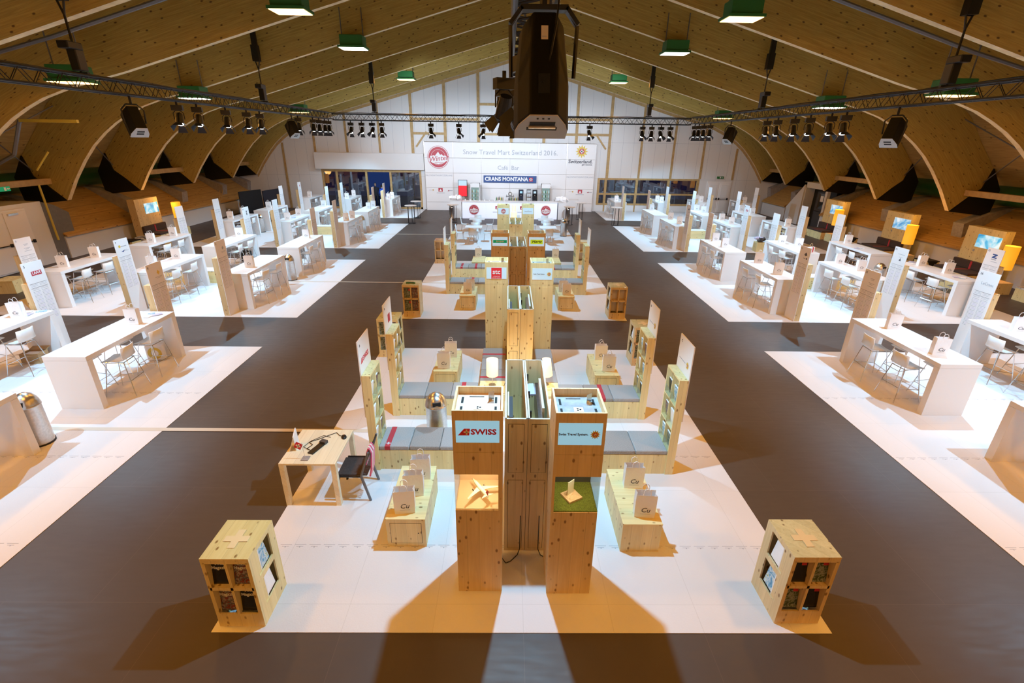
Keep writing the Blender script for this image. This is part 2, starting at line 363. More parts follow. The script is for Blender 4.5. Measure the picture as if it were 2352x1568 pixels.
def ring_logo(parent, loc, r, name='round_winter_emblem'):
    def circ(q): return [(q*cos(2*pi*i/40), q*sin(2*pi*i/40)) for i in range(40)]
    mb = MB(); z = 0
    for q, m in ((1, 'redlogo'), (.96, 'whitecross'), (.90, 'redlogo'), (.68, 'whitecross'), (.66, 'redlogo')): mb.prism(circ(q*r), z, z+.004, m, 'z'); z += .004
    mts = [(-.85,-.1),(-.7,.14),(-.6,.1),(-.45,.18),(-.3,.13),(0,.48),(.2,.2),(.3,.28),(.5,.12),(.65,.18),(.85,0),(.82,-.28),(.5,-.5),(0,-.62),(-.55,-.5),(-.85,-.3)]
    mb.prism([(a*r, b*r) for a, b in mts][::-1], z, z+.004, 'whitecross', 'z')
    e = mb.build(name, parent, loc, rot=FRONT)
    t = text('Winter', r*.62, 'redlogo', e, (0, -.12*r, z+.006), (0, 0, .12), shear=.3, bold=.004*r)
    b = MB(); b.box(-r*.35, -r*.47, z+.004, r*.5, -r*.44, z+.008, 'redlogo'); b.build('underline', e)
    return e
ORD = ['first','second','third','fourth','fifth','sixth','seventh','eighth','ninth','tenth','eleventh','twelfth','thirteenth','fourteenth','fifteenth','sixteenth']
# ================================================================== SETTING
Y0, YB = -3.0, 38.0
mb = MB(); mb.box(-22, Y0, -.2, 22, YB, 0, 'floor'); struct(mb.build('floor'))
mb = MB(); mb.box(-22, YB+.3, -.35, 22, YB+9, -.02, 'darkgrey'); struct(mb.build('floor_terrace'))
# white tile areas (loose laid mats)
def carpet(x0, y0, x1, y1, label):
    mb = MB(); mb.box(x0, y0, .002, x1, y1, .008, 'carpet'); o = mb.build('white_floor_mat'); tag(o, label, 'floor mat', 'white floor mats')
    return o
BL = [(3.63, 11.4), (13.6, 21.12), (23.5, 31.05), (33.4, 37.9)]
NM = ['nearest', 'second nearest', 'third nearest', 'farthest']
mats_ = {}
for i, (a, b) in enumerate(BL):
    if i < 3: mats_[('c', i)] = carpet(-3.41, a, 3.42, b, ('white floor mat of the %s centre island' % NM[i]) if i < 2 else 'white floor mat under the cafe tables')
    for sx, nm in ((-1, 'left'), (1, 'right')):
        mats_[(nm, i)] = carpet(min(sx*6.5, sx*16), a, max(sx*6.5, sx*16), b, 'white floor mat under the %s %s block of counter tables' % (NM[i], nm))
# dashed print strips on the near mats
def marks(y, x0, x1, par):
    mb = MB(); x = x0
    while x < x1-.1:
        mb.box(x, y, .008, x+.15, y+.006, .0095, 'greyprint'); mb.box(x+.03, y-.03, .008, x+.12, y-.024, .0095, 'greyprint'); mb.box(x+.07, y-.045, .008, x+.085, y-.03, .0095, 'greyprint'); x += .19
    o = mb.build('printed_strip', par); return o
marks(4.86, -3.38, 3.4, mats_[('c', 0)]); marks(6.85, 6.55, 15.9, mats_[('right', 0)]); marks(8.95, 6.55, 15.9, mats_[('right', 0)]); marks(6.75, -15.9, -6.55, mats_[('left', 0)]); marks(4.86, -15.9, -6.55, mats_[('left', 0)]); marks(8.95, -15.9, -6.55, mats_[('left', 0)]); marks(4.86, 6.55, 15.9, mats_[('right', 0)]); marks(6.85, 2.6, 3.4, mats_[('c', 0)])
for k, (y, w, x1) in enumerate(((7.52, .10, -2.3), (17.48, .08, -2.4), (27.4, .08, -3.4))):
    mb = MB(); mb.box(-16, y, .0085, x1, y+w, .012, 'cream'); struct(mb.build('trim_%d' % (k+1)))

# --- arched glulam ribs + roof deck
def resample(pts, n):
    d = [0]
    for a, b in zip(pts[:-1], pts[1:]): d.append(d[-1]+math.dist(a, b))
    out = []
    for i in range(n):
        t = d[-1]*i/(n-1); k = max(j for j in range(len(d)) if d[j] <= t+1e-9); k = min(k, len(pts)-2)
        f = (t-d[k])/(d[k+1]-d[k]); out.append((pts[k][0]+(pts[k+1][0]-pts[k][0])*f, pts[k][1]+(pts[k+1][1]-pts[k][1])*f))
    return out
RIBS = [-.4, 3.95, 8.3, 12.55, 16.85, 21.2, 25.6, 30.0, 34.4]
def rib(Y, k, thick=.2):
    for sx, nm in ((-1, 'left'), (1, 'right')):
        mb = MB(); v = []; uv = []
        foot = PROFILE[0]; inn = [foot]+PROFILE; out = [foot]+OUTER
        arc = 0; n = len(inn)
        for i in range(n):
            if i: arc += math.dist(inn[i], inn[i-1])
            for P, w in ((inn[i], 0), (out[i], 1)):
                for yy in (Y, Y+thick):
                    v.append((sx*P[0], yy, P[1])); dp = math.dist(inn[i], out[i])
                    uv.append((arc+Y*3.7+(40 if sx > 0 else 0), (dp if w else 0)+(0 if yy == Y else thick)))
        face = []; edge = []
        for i in range(n-1):
            a = 4*i; b = 4*(i+1)
            face += [(a, b, b+2, a+2), (a+1, a+3, b+3, b+1), (a+2, b+2, b+3, a+3)]; edge += [(a, a+1, b+1, b)]
        mb.add(v, face, 'rib'); k0 = mb.mi('ribedge')
        for f in edge: mb.f.append(list(f)); mb.m.append(k0)
        mb.uv = uv; o = mb.build('roof_rib'); 
        tag(o, '%s half of curved timber roof rib, %s from the camera' % (nm, ORD[k]), 'roof rib', 'curved timber roof ribs', 'structure')
        # steel foot plate below the rib's outer corner
        mb = MB(); mb.prism([(sx*18.9, 2.38), (sx*19.45, 2.95), (sx*19.9, 3.33), (sx*20.12, 4.15), (sx*20.7, 3.3), (sx*20.6, 2.2)][::sx], Y-.04, Y+thick+.04, 'black')
        struct(mb.build('rib_shoe'))
        mb = MB(); mb.prism([(sx*19.65, .9), (sx*19.5, 1.9), (sx*19.75, 2.02), (sx*20.9, 2.5), (sx*21.6, 2.6), (sx*21.6, 1.2)][::sx], Y-.25, Y+.3, 'concrete')
        struct(mb.build('rib_abutment'))
for k, Y in enumerate(RIBS): rib(Y, k)
rib(37.75, 9)
mb = MB()
for sx in (-1, 1):
    line = [(0, 12.12)] + [(sx*a, b+.02) for a, b in OUTER[::-1] if a > 0 and b > 4.1] + [(sx*21.9, 2.9)]
    for (a, za), (b, zb) in zip(line[:-1], line[1:]):
        mb.add([(a, Y0, za), (b, Y0, zb), (b, YB+.3, zb), (a, YB+.3, za), (a, Y0, za+.12), (b, Y0, zb+.12), (b, YB+.3, zb+.12), (a, YB+.3, za+.12)],
               [(0,1,2,3), (4,7,6,5), (0,4,5,1), (2,6,7,3)], 'deck')
struct(mb.build('ceiling'))
mb = MB()
for sx in (-1, 1):
    for y, dz in ((14.6, .55),):
        pts = [(sx*a, y, z+dz) for a, z in PROFILE[8:]]
        mb.path(pts, .05, 'pipe', 6)
struct(mb.build('trim_4'))
# tie beams between rib feet, every second bay
for sx in (-1, 1):
    for a, b in ((16.95, 21.2), (25.7, 30.0), (34.5, 37.8)):
        mb = MB(); mb.box(min(sx*19.25, sx*19.5), a+.1, 3.05, max(sx*19.25, sx*19.5), b, 3.28, 'post'); struct(mb.build('tie_beam'))
    for z, x in ((4.55, 18.6),):
        mb = MB(); mb.box(min(sx*x, sx*(x+.9)), 34.6, z, max(sx*x, sx*(x+.9)), 37.75, z+.18, 'post'); struct(mb.build('tie_beam'))
    mb = MB()
    for a, b in zip(RIBS[3:-1], RIBS[4:]):
        mb.rod((sx*18.2, a+.25, 6.0), (sx*19.9, b, 3.6), .025, 'pipe', 5); mb.rod((sx*19.9, a+.25, 3.6), (sx*18.2, b, 6.0), .025, 'pipe', 5)
    struct(mb.build('wind_bracing'))
# --- side walls, sloped bench seating
for sx, nm in ((-1, 'left'), (1, 'right')):
    mb = MB(); mb.box(min(sx*21.75, sx*21.95), Y0, 0, max(sx*21.75, sx*21.95), YB, 3.2, 'greywall'); struct(mb.build('wall_'+nm))
    mb = MB(); mb.rod((sx*21.25, Y0+1, 3.05), (sx*21.25, YB-.2, 3.05), .42, 'greenduct', 14)
    tag(mb.build('air_duct', smooth=True), 'dark green round duct running above the %s bench seating' % nm, 'duct', None, 'structure')
    spans = [(20.9, 37.7)] if sx < 0 else [(12.0, 30.4), (34.5, 37.7)]
    if sx < 0: spans.append((12.0, 17.3))
    for a, b in spans:
        mb = MB(); x = lambda q: sx*q
        mb.prism([(x(19.1), .90), (x(19.1), .98), (x(21.7), 2.72), (x(21.7), 2.60)][::sx], a, b, 'bleach'); 
        o = mb.build('bench_slope'); o['kind'] = 'structure'
        mb = MB(); mb.box(min(x(19.2), x(19.35)), a, 0, max(x(19.2), x(19.35)), b, .93, 'plaster'); struct(mb.build('wall_low_'+nm))
# left doorway portal
t = MB(); t.box(-21.7, 17.35, 0, -19.2, 20.3, 2.46, 'plaster'); struct(t.build('wall_portal_left'))
mb = MB(); mb.box(-19.2, 17.5, .03, -19.15, 19.5, 2.3, 'white')
d = mb.build('door_1'); struct(d)
for a, b in ((17.6, 18.5), (18.56, 19.45)):
    mb = MB(); mb.box(-19.15, a, .08, -19.12, b, 2.22, 'board'); mb.build('leaf', d, bevel=.006)
    mb = MB(); mb.rod((-19.06, a+.08, 1.05), (-19.06, b-.08, 1.05), .02, 'blackmetal'); mb.box(-19.14, a+.04, .98, -19.05, a+.12, 1.14, 'blackmetal'); mb.box(-19.14, b-.1, .98, -19.05, b-.03, 1.1, 'blackmetal'); mb.build('push_bar', d)
mb = MB(); mb.box(-19.14, 18.7, 2.1, -19.06, 19.1, 2.17, 'steel'); mb.build('door_closer', d)
mb = MB(); mb.prism([(20.3, 0), (21.1, 0), (21.5, 1.0), (21.52, 1.86), (20.9, 2.25), (20.3, 2.45)], -19.25, -19.45, 'greywall', 'x'); struct(mb.build('wall_cheek_left'))
mb = MB(); mb.rod((-19.0, 20.3, 3.1), (-19.0, 20.33, .9), .04, 'yellow'); mb.box(-16.8, 18, 5.34, -14.85, 18.1, 5.44, 'yellow'); mb.rod((-16.8, 18.05, 3.8), (-16.2, 18.05, 4.4), .03, 'yellow'); mb.rod((-16.8, 18.05, 5.4), (-17.4, 18.05, 4.3), .06, 'pipe'); mb.rod((-17.4, 18.05, 4.3), (-19.6, 18.05, 3.3), .06, 'pipe'); struct(mb.build('trim_5'))
sg = thing('exit_sign', 'green and white emergency exit sign at the far left edge', 'exit sign', (-18.85, 18.7, 3.02))
mb = MB(); mb.box(-.02, -.28, -.02, .02, .22, .14, 'eurogreen'); mb.build('panel', sg)
mb = MB(); mb.box(.02, -.02, 0, .025, .06, .12, 'whitecross'); mb.prism([(.08, .06), (.14, .02), (.14, .045), (.2, .045), (.2, .075), (.14, .075), (.14, .1)], .02, .025, 'whitecross', 'x'); mb.build('pictogram', sg)
# right doorway portal
mb = MB(); mb.box(19.3, 32.7, 0, 21.7, 33.0, 2.7, 'plaster'); mb.box(19.3, 30.4, 2.38, 21.7, 33.0, 2.72, 'plaster'); mb.box(19.3, 30.4, 0, 19.5, 30.6, 2.4, 'plaster'); mb.box(19.9, 30.4, 0, 20.0, 32.7, 2.4, 'black'); struct(mb.build('wall_portal_right'))
mb = MB(); mb.prism([(32.75, 0), (34.4, 0), (34.4, .98), (32.75, 2.55)][::-1], 19.2, 19.4, 'plaster', 'x'); mb.prism([(33.0, 0), (34.45, 0), (34.45, 1.6), (33.0, 2.7)][::-1], 20.2, 20.4, 'greywall', 'x'); struct(mb.build('wall_cheek_right'))
d = MB(); d.box(19.82, 31.1, 0, 19.9, 32.2, 2.2, 'darkgrey'); d = struct(d.build('door_2'))
mb = MB(); mb.box(19.80, 31.3, 1.15, 19.82, 31.95, 2.1, 'nightglass'); mb.build('pane', d); mb = MB(); mb.rod((19.77, 31.2, 1.0), (19.77, 32.1, 1.0), .02, 'blackmetal'); mb.build('push_bar', d)
mb = MB(); mb.box(19.795, 31.45, 1.6, 19.80, 31.75, 1.95, 'paper'); mb.build('notice', d)

# --- far wall (wall_back)
def ztop(x):
    return roof_z(x) + .12
xs = sorted(set([-21.9,-19.6,-18.85,-18.25,-17.65,-17.09,-16.5,-15.95,-15.4,-14.75,-14.1,-13.8,-12,-10.8,-9.57,-9.0,-7.2,-6.7,-4.75,-2.4,0,2.4,4.75,6.6,7.21,9.57,12,13.8,14.2,14.75,14.9,15.4,15.95,16.5,16.65,17.09,17.65,18.25,18.85,19.6,21.9]))
mb = MB()
for a, b in zip(xs[:-1], xs[1:]):
    za, zb = ztop(a), ztop(b); m = (a+b)/2
    if abs(m) > 18.25: za = zb = 4.1
    spans = [(0, None)]
    if -14.1 <= m <= -6.7: spans = [(2.8, None)]
    elif 6.6 <= m <= 14.2: spans = [(0, .55), (2.44, None)]
    for z0, z1 in spans:
        A, B = (za, zb) if z1 is None else (z1, z1)
        mb.add([(a,YB,z0),(b,YB,z0),(b,YB,B),(a,YB,A),(a,YB+.25,z0),(b,YB+.25,z0),(b,YB+.25,B),(a,YB+.25,A)],
               [(0,1,2,3),(4,7,6,5),(0,4,5,1),(3,2,6,7),(0,3,7,4),(1,5,6,2)], 'plaster')
for x in [i*.8-19 for i in range(48)]:                  # panel joints
    if abs(x) < 18.3: 
        z0 = 0 if (x < -14.2 or x > 14.9 or -6.6 < x < 6.5) else (4.0 if x < 0 else 2.46)
        mb.box(x-.006, YB-.004, z0, x+.006, YB, ztop(x)-.2, 'greyprint')
for z in (2.4, 4.9): 
    for a, b in ((-19+.4+(z > 3)*2.3, -14.2), (-6.7, -6.3), (6.3, 18.6-(z > 3)*2.2)): mb.box(a, YB-.004, z-.006, b, YB, z+.006, 'greyprint')
struct(mb.build('wall_back'))
mb = MB(); mb.box(-14.4, YB-.35, 2.85, -6.4, YB, 3.98, 'plaster'); struct(mb.build('wall_bulkhead'))
mb = MB()
def post(x, z0, z1, w=.15): mb.box(x-w/2, YB-.06, z0, x+w/2, YB-.001, z1, 'post')
for x in (-2.38, 0, 2.38, -4.79, 4.75, -7.2, 7.2): post(x, 2.46 if x > 6 else (4.0 if x < -6.4 else 0), roof_z(x), .2)
for x in (-9.6, -12, -14.35): post(x, 4.0, roof_z(x))
for x in (9.57, 11.97, 14.2): post(x, 2.46, roof_z(x))
post(-16.7, 0, 4.6, .13); post(16.66, 2.4, 4.6, .13)
for x0, x1, z in ((-7.2, -2.38, 6.3), (-2.38, 0, 7.3), (2.38, 7.2, 6.4), (0, 2.38, 7.3), (-7.2, -4.8, 5.35), (-2.38, 0, 5.35), (2.38, 7.2, 5.4)): mb.box(x0, YB-.05, z-.08, x1, YB-.002, z+.08, 'post')
for sx in (-1, 1): mb.obox((sx*6.55, YB-.03, 4.95), (1.3, .05, .12), Matrix.Rotation(sx*radians(52), 3, 'Y'), 'post')
for sx in (-1, 1):
    for (a, za), (b, zb) in zip(PROFILE[:-1], PROFILE[1:]):
        mb.prism([(sx*a, za-.02), (sx*b, zb-.02), (sx*b, zb-.2), (sx*a, za-.2)][::-sx], YB-.05, YB-.003, 'post')
struct(mb.build('trim_6'))
# left sliding glass front
w = MB(); fr = 'post'
for x in (-14.03, -13.0, -10.8, -9.0, -6.77): w.box(x-.075, YB-.02, 0, x+.075, YB+.12, 2.8, 'post')
w.box(-14.1, YB-.03, 2.66, -6.7, YB+.13, 2.82, 'post'); w.box(-14.1, YB-.02, 0, -10.8, YB+.12, .14, 'post'); w.box(-9, YB-.02, 0, -6.7, YB+.12, .14, 'post')
w = struct(w.build('window_1'))
for a, b in ((-13.96, -13.07), (-12.92, -10.87), (-8.92, -6.84)):
    mb = MB(); mb.box(a, YB+.04, .14, b, YB+.05, 2.66, 'nightglass'); mb.build('pane', w)
w = MB()
for x in (6.62, 7.15, 9.5, 11.9, 14.12): w.box(x-.09, YB-.03, .5, x+.09, YB+.12, 2.44, 'post')
for z, t in ((2.38, .13), (1.3, .12), (.55, .13)): w.box(6.55, YB-.02, z-t/2, 14.2, YB+.12, z+t/2, 'post')
for x in (7.15, 9.5, 11.9): w.box(x-.05, YB-.03, 0, x+.05, YB, .5, 'post')
w = struct(w.build('window_2'))
for a, b in ((6.7, 7.06), (7.24, 9.41), (9.59, 11.81), (11.99, 14.03)):
    for z0, z1 in ((.62, 1.24), (1.36, 2.31)):
        mb = MB(); mb.box(a, YB+.04, z0, b, YB+.05, z1, 'nightglass'); mb.build('pane', w)
d = MB(); d.box(14.85, YB-.06, 0, 16.65, YB-.001, 2.3, 'board'); d = struct(d.build('door_3'))
for a, b in ((14.95, 15.72), (15.78, 16.55)):
    mb = MB(); mb.box(a, YB-.09, .05, b, YB-.06, 2.2, 'board'); mb.build('leaf', d, bevel=.01)
    for z0, z1 in ((.15, .95), (1.15, 2.05)):
        mb = MB(); mb.box(a+.12, YB-.11, z0, b-.12, YB-.09, z1, 'white'); mb.build('raised_panel', d, bevel=.01)
    mb = MB(); mb.rod((a+.06, YB-.17, 1.05), (b-.06, YB-.17, 1.05), .02, 'blackmetal'); mb.box(a+.02, YB-.18, .98, a+.1, YB-.08, 1.12, 'blackmetal'); mb.box(b-.1, YB-.18, .98, b-.02, YB-.08, 1.12, 'blackmetal'); mb.build('push_bar', d)
sg = thing('exit_sign', 'small green exit sign above the far right double doors', 'exit sign', (15.75, YB-.06, 2.5))
mb = MB(); mb.box(-.25, -.03, 0, .25, .04, .16, 'green'); mb.build('panel', sg); mb = MB(); mb.box(-.06, -.035, .03, .02, -.03, .13, 'whitecross'); mb.box(.06, -.035, .06, .2, -.03, .09, 'whitecross'); mb.build('pictogram', sg)
mb = MB(); mb.box(-22, Y0-.2, 0, 22, Y0, 12.3, 'plaster'); struct(mb.build('wall_front'))

# ================================================================== DISPLAY WALL AND BAR
t = thing('display_wall', 'tall white exhibition wall of square panels behind the cafe bar', 'exhibition wall', (0, 37.6, 0))
XS = [-6.33, -4.25, -2.18, -.08, 2.02, 4.10, 6.18]; ZS = [0, .6, 1.64, 2.68, 3.72, 4.80]
for a, b in zip(XS[:-1], XS[1:]):
    for z0, z1 in zip(ZS[:-1], ZS[1:]):
        mb = MB(); mb.box(a+.012, 0, z0+.012, b-.012, .02, z1-.012, 'board'); mb.build('panel', t)
mb = MB()
for x in XS: mb.rod((x, .03, 0), (x, .03, 4.8), .025, 'steel', 6); 
for z in ZS[1:]: mb.rod((XS[0], .03, z), (XS[-1], .03, z), .02, 'steel', 6)
for x in (XS[0], XS[-1]):
    for z in ZS: mb.rod((x, .03, z), (x, .35, z), .02, 'steel', 6)
    mb.rod((x, .35, 0), (x, .35, 4.8), .025, 'steel', 6)
mb.build('tube_frame', t)
text('Snow Travel Mart Switzerland 2016.', .47, 'greyprint', t, (-.05, -.01, 4.13), FRONT)
text('Café  Bar', .42, 'greyprint', t, (-.2, -.01, 3.08), FRONT)
ring_logo(t, (-5.32, -.01, 3.76), .78)
flower(t, (5.15, -.012, 4.28), .46)
text('Switzerland.', .33, 'print', t, (5.1, -.01, 3.58), FRONT, bold=.008, sx=1.1); text('get natural.', .17, 'print', t, (5.6, -.01, 3.38), FRONT, bold=.003)
for x in (-5.3, 5.15):
    text('INLOVEWITHSWITZERLAND', .15, 'greyprint', t, (x, -.01, 2.5), FRONT, sx=1.05)
    mb = MB(); mb.box(-.16, -.003, -.12, .16, 0, .14, 'redlogo'); mb.prism([(-.1, -.08), (0, .1), (.1, -.08)], -.006, -.003, 'whitecross', 'y'); mb.build('red_square_emblem', t, (x+.05, -.01, 1.47))
    mb = MB(); mb.box(-.3, -.003, 0, .3, 0, .03, 'greyprint'); mb.box(-.85, -.003, .2, -.55, 0, .22, 'greyprint'); mb.box(.62, -.003, .17, .9, 0, .21, 'greyprint'); mb.prism([(.52, .15), (.62, .23), (.66, .15)], -.003, 0, 'redlogo', 'y'); mb.build('small_logo_print', t, (x+.05, -.01, 1.25))
    flower(t, (x-.5, -.012, 1.47), .07)
b = thing('banner', 'blue banner with bold white lettering above the bar', 'banner', (-.06, 37.52, 2.3))
mb = MB(); mb.box(-1.96, 0, -.25, 1.96, .03, .25, 'blue'); mb.build('cloth', b)
text('CRANS MONTANA', .38, 'whitecross', b, (-.27, -.004, 0), FRONT, bold=.014, sx=.98)
mb = MB(); mb.box(-.13, -.004, -.13, .13, 0, .13, 'red'); mb.box(-.035, -.008, -.1, .035, -.004, .1, 'whitecross'); mb.box(-.1, -.008, -.035, .1, -.004, .035, 'whitecross'); mb.build('flag_emblem', b, (1.55, -.002, 0))
# bar counter
t = thing('bar_counter', 'long white backlit bar counter with round winter emblems', 'bar counter', (0, 33.5, 0))
xb = [-3.3, -1.69, -.08, 1.53, 3.15]
for a, b_ in zip(xb[:-1], xb[1:]):
    mb = MB(); mb.box(a+.006, 0, .02, b_-.006, .04, 1.1, 'barfront'); mb.build('front_panel', t)
mb = MB(); mb.box(-3.32, -.03, 1.1, 3.17, .75, 1.14, 'white'); mb.build('countertop', t, bevel=.006)
mb = MB(); mb.box(-3.3, .05, 0, 3.15, .7, 1.1, 'white'); mb.build('body', t)
ring_logo(t, (-2.5, -.005, .6), .34); ring_logo(t, (2.37, -.005, .6), .34)
for x in (-.92, .75):
    mb = MB(); mb.box(-.13, -.004, -.1, .13, 0, .12, 'redlogo'); mb.prism([(-.08, -.06), (0, .08), (.08, -.06)], -.008, -.004, 'whitecross', 'y'); mb.box(-.3, -.004, -.3, .3, 0, -.26, 'greyprint'); mb.build('red_square_emblem', t, (x, -.005, .75))
for x0, x1, y0, y1, z, nm in ((-4.15, -3.36, 33.75, 34.5, 1.1, 'left'), (3.2, 3.75, 33.45, 34.3, 1.08, 'right')):
    c = thing('side_counter', 'plain beige counter box closing the %s end of the bar' % nm, 'counter', ((x0+x1)/2, y0, 0)); w2 = (x1-x0)/2
    mb = MB(); mb.box(-w2, 0, 0, w2, y1-y0, z, 'white'); mb.build('body', c, bevel=.008)
    mb = MB(); mb.box(-w2-.01, -.01, z, w2+.01, y1-y0+.01, z+.03, 'white'); mb.build('top', c)
    k = MB(); random.seed(3 if nm == 'left' else 5)
    for i in range(7): k.obox((random.uniform(-.3, .3), .35+random.uniform(-.15, .15), z+.16+random.uniform(.02, .12)), (.3, .25, .16), Matrix.Rotation(random.uniform(-1, 1), 3, Vector((random.random(), random.random(), .5)).normalized()), 'paper')
    k = k.build('napkin_heap', None, c.location); tag(k, 'crumpled heap of white paper on the %s bar side counter' % nm, 'paper')
c = thing('low_cabinet', 'white low cabinet against the exhibition wall, right of the bar', 'cabinet', (4.1, 36.2, 0))
mb = MB(); mb.box(-.9, 0, 0, .9, .8, 1.0, 'white'); mb.build('body', c, bevel=.008); mb = MB(); mb.box(.72, -.01, .1, .86, 0, .9, 'board'); mb.build('door', c)
c = thing('back_counter', 'white counter behind the bar carrying coffee machines and taps', 'counter', (0, 36.1, 0))
mb = MB(); mb.box(-2.1, 0, 0, 2.0, .8, .84, 'white'); mb.build('body', c); mb = MB(); mb.box(-2.12, -.02, .84, 2.02, .82, .88, 'steel'); mb.build('top', c)
for x, nm in ((-2.6, 'left'), (2.56, 'right')):
    f = thing('drinks_fridge', 'glass-door drinks fridge behind the %s part of the bar' % nm, 'fridge', (x, 36.5, 0))
    mb = MB(); mb.box(-.33, 0, 0, -.29, .6, 2.06, 'white' if x < 0 else 'steel'); mb.box(.29, 0, 0, .33, .6, 2.06, 'white' if x < 0 else 'steel'); mb.box(-.33, .55, 0, .33, .6, 2.06, 'white'); mb.box(-.33, 0, 0, .33, .6, .2, 'white'); mb.build('cabinet', f)
    mb = MB(); mb.box(-.33, -.01, 1.78, .33, .6, 2.06, 'white' if x < 0 else 'board'); mb.build('header', f)
    mb = MB(); mb.box(-.29, .5, .2, .29, .54, 1.78, 'fridgein'); mb.build('back_panel', f)
    for z in (.5, .8, 1.1, 1.4):
        mb = MB(); mb.box(-.29, .05, z, .29, .5, z+.015, 'steel'); mb.build('shelf', f)
    mb = MB(); mb.box(-.29, 0, .2, .29, .01, 1.78, 'glass'); mb.build('door', f)
    mb = MB(); mb.rod((.25, -.04, .8), (.25, -.04, 1.3), .012, 'steel'); mb.build('handle', f)

    for z in (.515, .815, 1.115, 1.415):
        for i in range(5):
            bo = MB(); bo.lathe([(0, 0), (.032, 0), (.032, .13), (.012, .18), (.012, .22), (0, .22)], ('fridgein', 'green', 'cardboard')[(i+int(z*10)) % 3], 8)
            o = bo.build('bottle', None, (x-.22+i*.11, 36.68, z)); tag(o, '%s bottle from the left on the %s shelf, %s drinks fridge' % (ORD[i], {0.5:'lowest',.8:'second',1.1:'third',1.4:'top'}[round(z-.015, 1)], nm), 'bottle', 'bottles in the %s drinks fridge' % nm)
s_ = thing('display_screen', 'upright red and white lit screen left of the bar', 'screen', (-3.52, 36.8, 0))
mb = MB(); mb.box(-.33, 0, 1.1, .33, .06, 2.27, 'black'); mb.build('bezel', s_)
mb = MB(); mb.box(-.3, -.006, 1.13, .3, 0, 1.87, 'tv'); mb.build('red_picture', s_); mb = MB(); mb.box(-.3, -.006, 1.87, .3, 0, 2.24, 'screen2'); mb.build('pale_picture', s_)
mb = MB(); mb.rod((0, .08, .02), (0, .08, 1.5), .03, 'steel'); mb.box(-.3, -.1, 0, .3, .3, .03, 'steel'); mb.build('stand', s_)
for x, m, nm in ((.75, 'navy', 'blue-fronted coffee machine left of the white one'), (1.75, 'blackmetal', 'tall black coffee machine at the right of the back counter')):
    c = thing('coffee_machine', nm, 'coffee machine', (x, 36.35, .88))
    mb = MB(); mb.box(-.17, 0, 0, .17, .45, .1, 'black'); mb.box(-.17, .2, .1, .17, .45, .5, m); mb.build('body', c, bevel=.01)
    mb = MB(); mb.box(-.17, 0, .45, .17, .45, .78, m); mb.build('head', c, bevel=.02)
    mb = MB(); mb.box(-.09, -.006, .55, .09, 0, .7, 'screen' if x < 1 else 'screen2'); mb.build('display', c)
    mb = MB(); mb.rod((0, .08, .36), (0, .08, .45), .03, 'steel'); mb.build('spout', c)
c = thing('cup_rack', 'rack of stacked white cups between the coffee machines', 'cup rack', (1.32, 36.4, .88))
mb = MB(); [mb.box(-.16, 0, z, .16, .35, z+.02, 'blackmetal') for z in (0, .28, .56, .78)]; [mb.rod((a, b2, 0), (a, b2, .78), .008, 'blackmetal') for a in (-.15, .15) for b2 in (.01, .34)]; mb.build('frame', c)
for z in (.9, 1.18, 1.46):
    for i in range(4):
        for j in range(2):
            k = MB(); k.lathe([(0, 0), (.025, 0), (.036, .2), (.03, .2), (.02, .02)], 'shell', 10); k = k.build('cup_stack', None, (1.21+i*.075, 36.5+j*.12, z)); tag(k, '%s stack of white cups from the left, %s tier, %s line of the rack' % (ORD[i], {.9:'lowest',1.18:'middle',1.46:'top'}[z], ('front', 'rear')[j]), 'cups', 'cup stacks on the bar rack')
c = thing('beer_tap', 'chrome beer tap tower with a star top on the bar', 'beer tap', (-.05, 36.25, .88))
mb = MB(); mb.rod((0, 0, 0), (0, 0, .42), .035, 'chrome', 12); mb.box(-.3, -.03, .3, .3, .03, .36, 'chrome'); mb.build('tower', c)
for x in (-.24, -.08, .08, .24): mb = MB(); mb.rod((x, -.03, .33), (x, -.12, .28), .012, 'chrome'); mb.rod((x, -.06, .36), (x, -.06, .46), .015, 'black'); mb.build('tap', c)
mb = MB(); mb.lathe([(.12, -.02), (.14, 0), (.12, .02), (.1, 0), (.12, -.02)], 'chrome', 20); o = mb.build('ring', c, (0, 0, .5), rot=(pi/2, 0, 0)); mb = MB(); mb.rod((0, 0, .55), (0, 0, .8), .012, 'chrome', 6, .003); mb.build('star_spike', c)
random.seed(11)
for i in range(16):
    x = -.75+i*.095 + (0.35 if i > 5 else 0); m = ('green', 'cardboard', 'black', 'gold')[i % 4]; h = random.uniform(.2, .3)
    bo = MB(); bo.lathe([(0, 0), (.035, 0), (.035, h*.6), (.012, h*.8), (.012, h), (0, h)], m, 10)
    tag(bo.build('bottle', None, (x-.3, 36.75, .88)), '%s bottle from the left in the row on the back counter' % ORD[i], 'bottle', 'bottles on the back counter')
random.seed(2)
for i in range(9):
    x = -3.1+i*.33; k = MB(); hh = random.uniform(.05, .12); k.lathe([(0, 0), (.04, 0), (.045, hh), (.035, hh), (.03, .01)], 'shell', 10); tag(k.build('cup', None, (x, 33.9, 1.14)), '%s small white cup from the left on the bar top' % ORD[i], 'cup', 'white cups on the bar top')
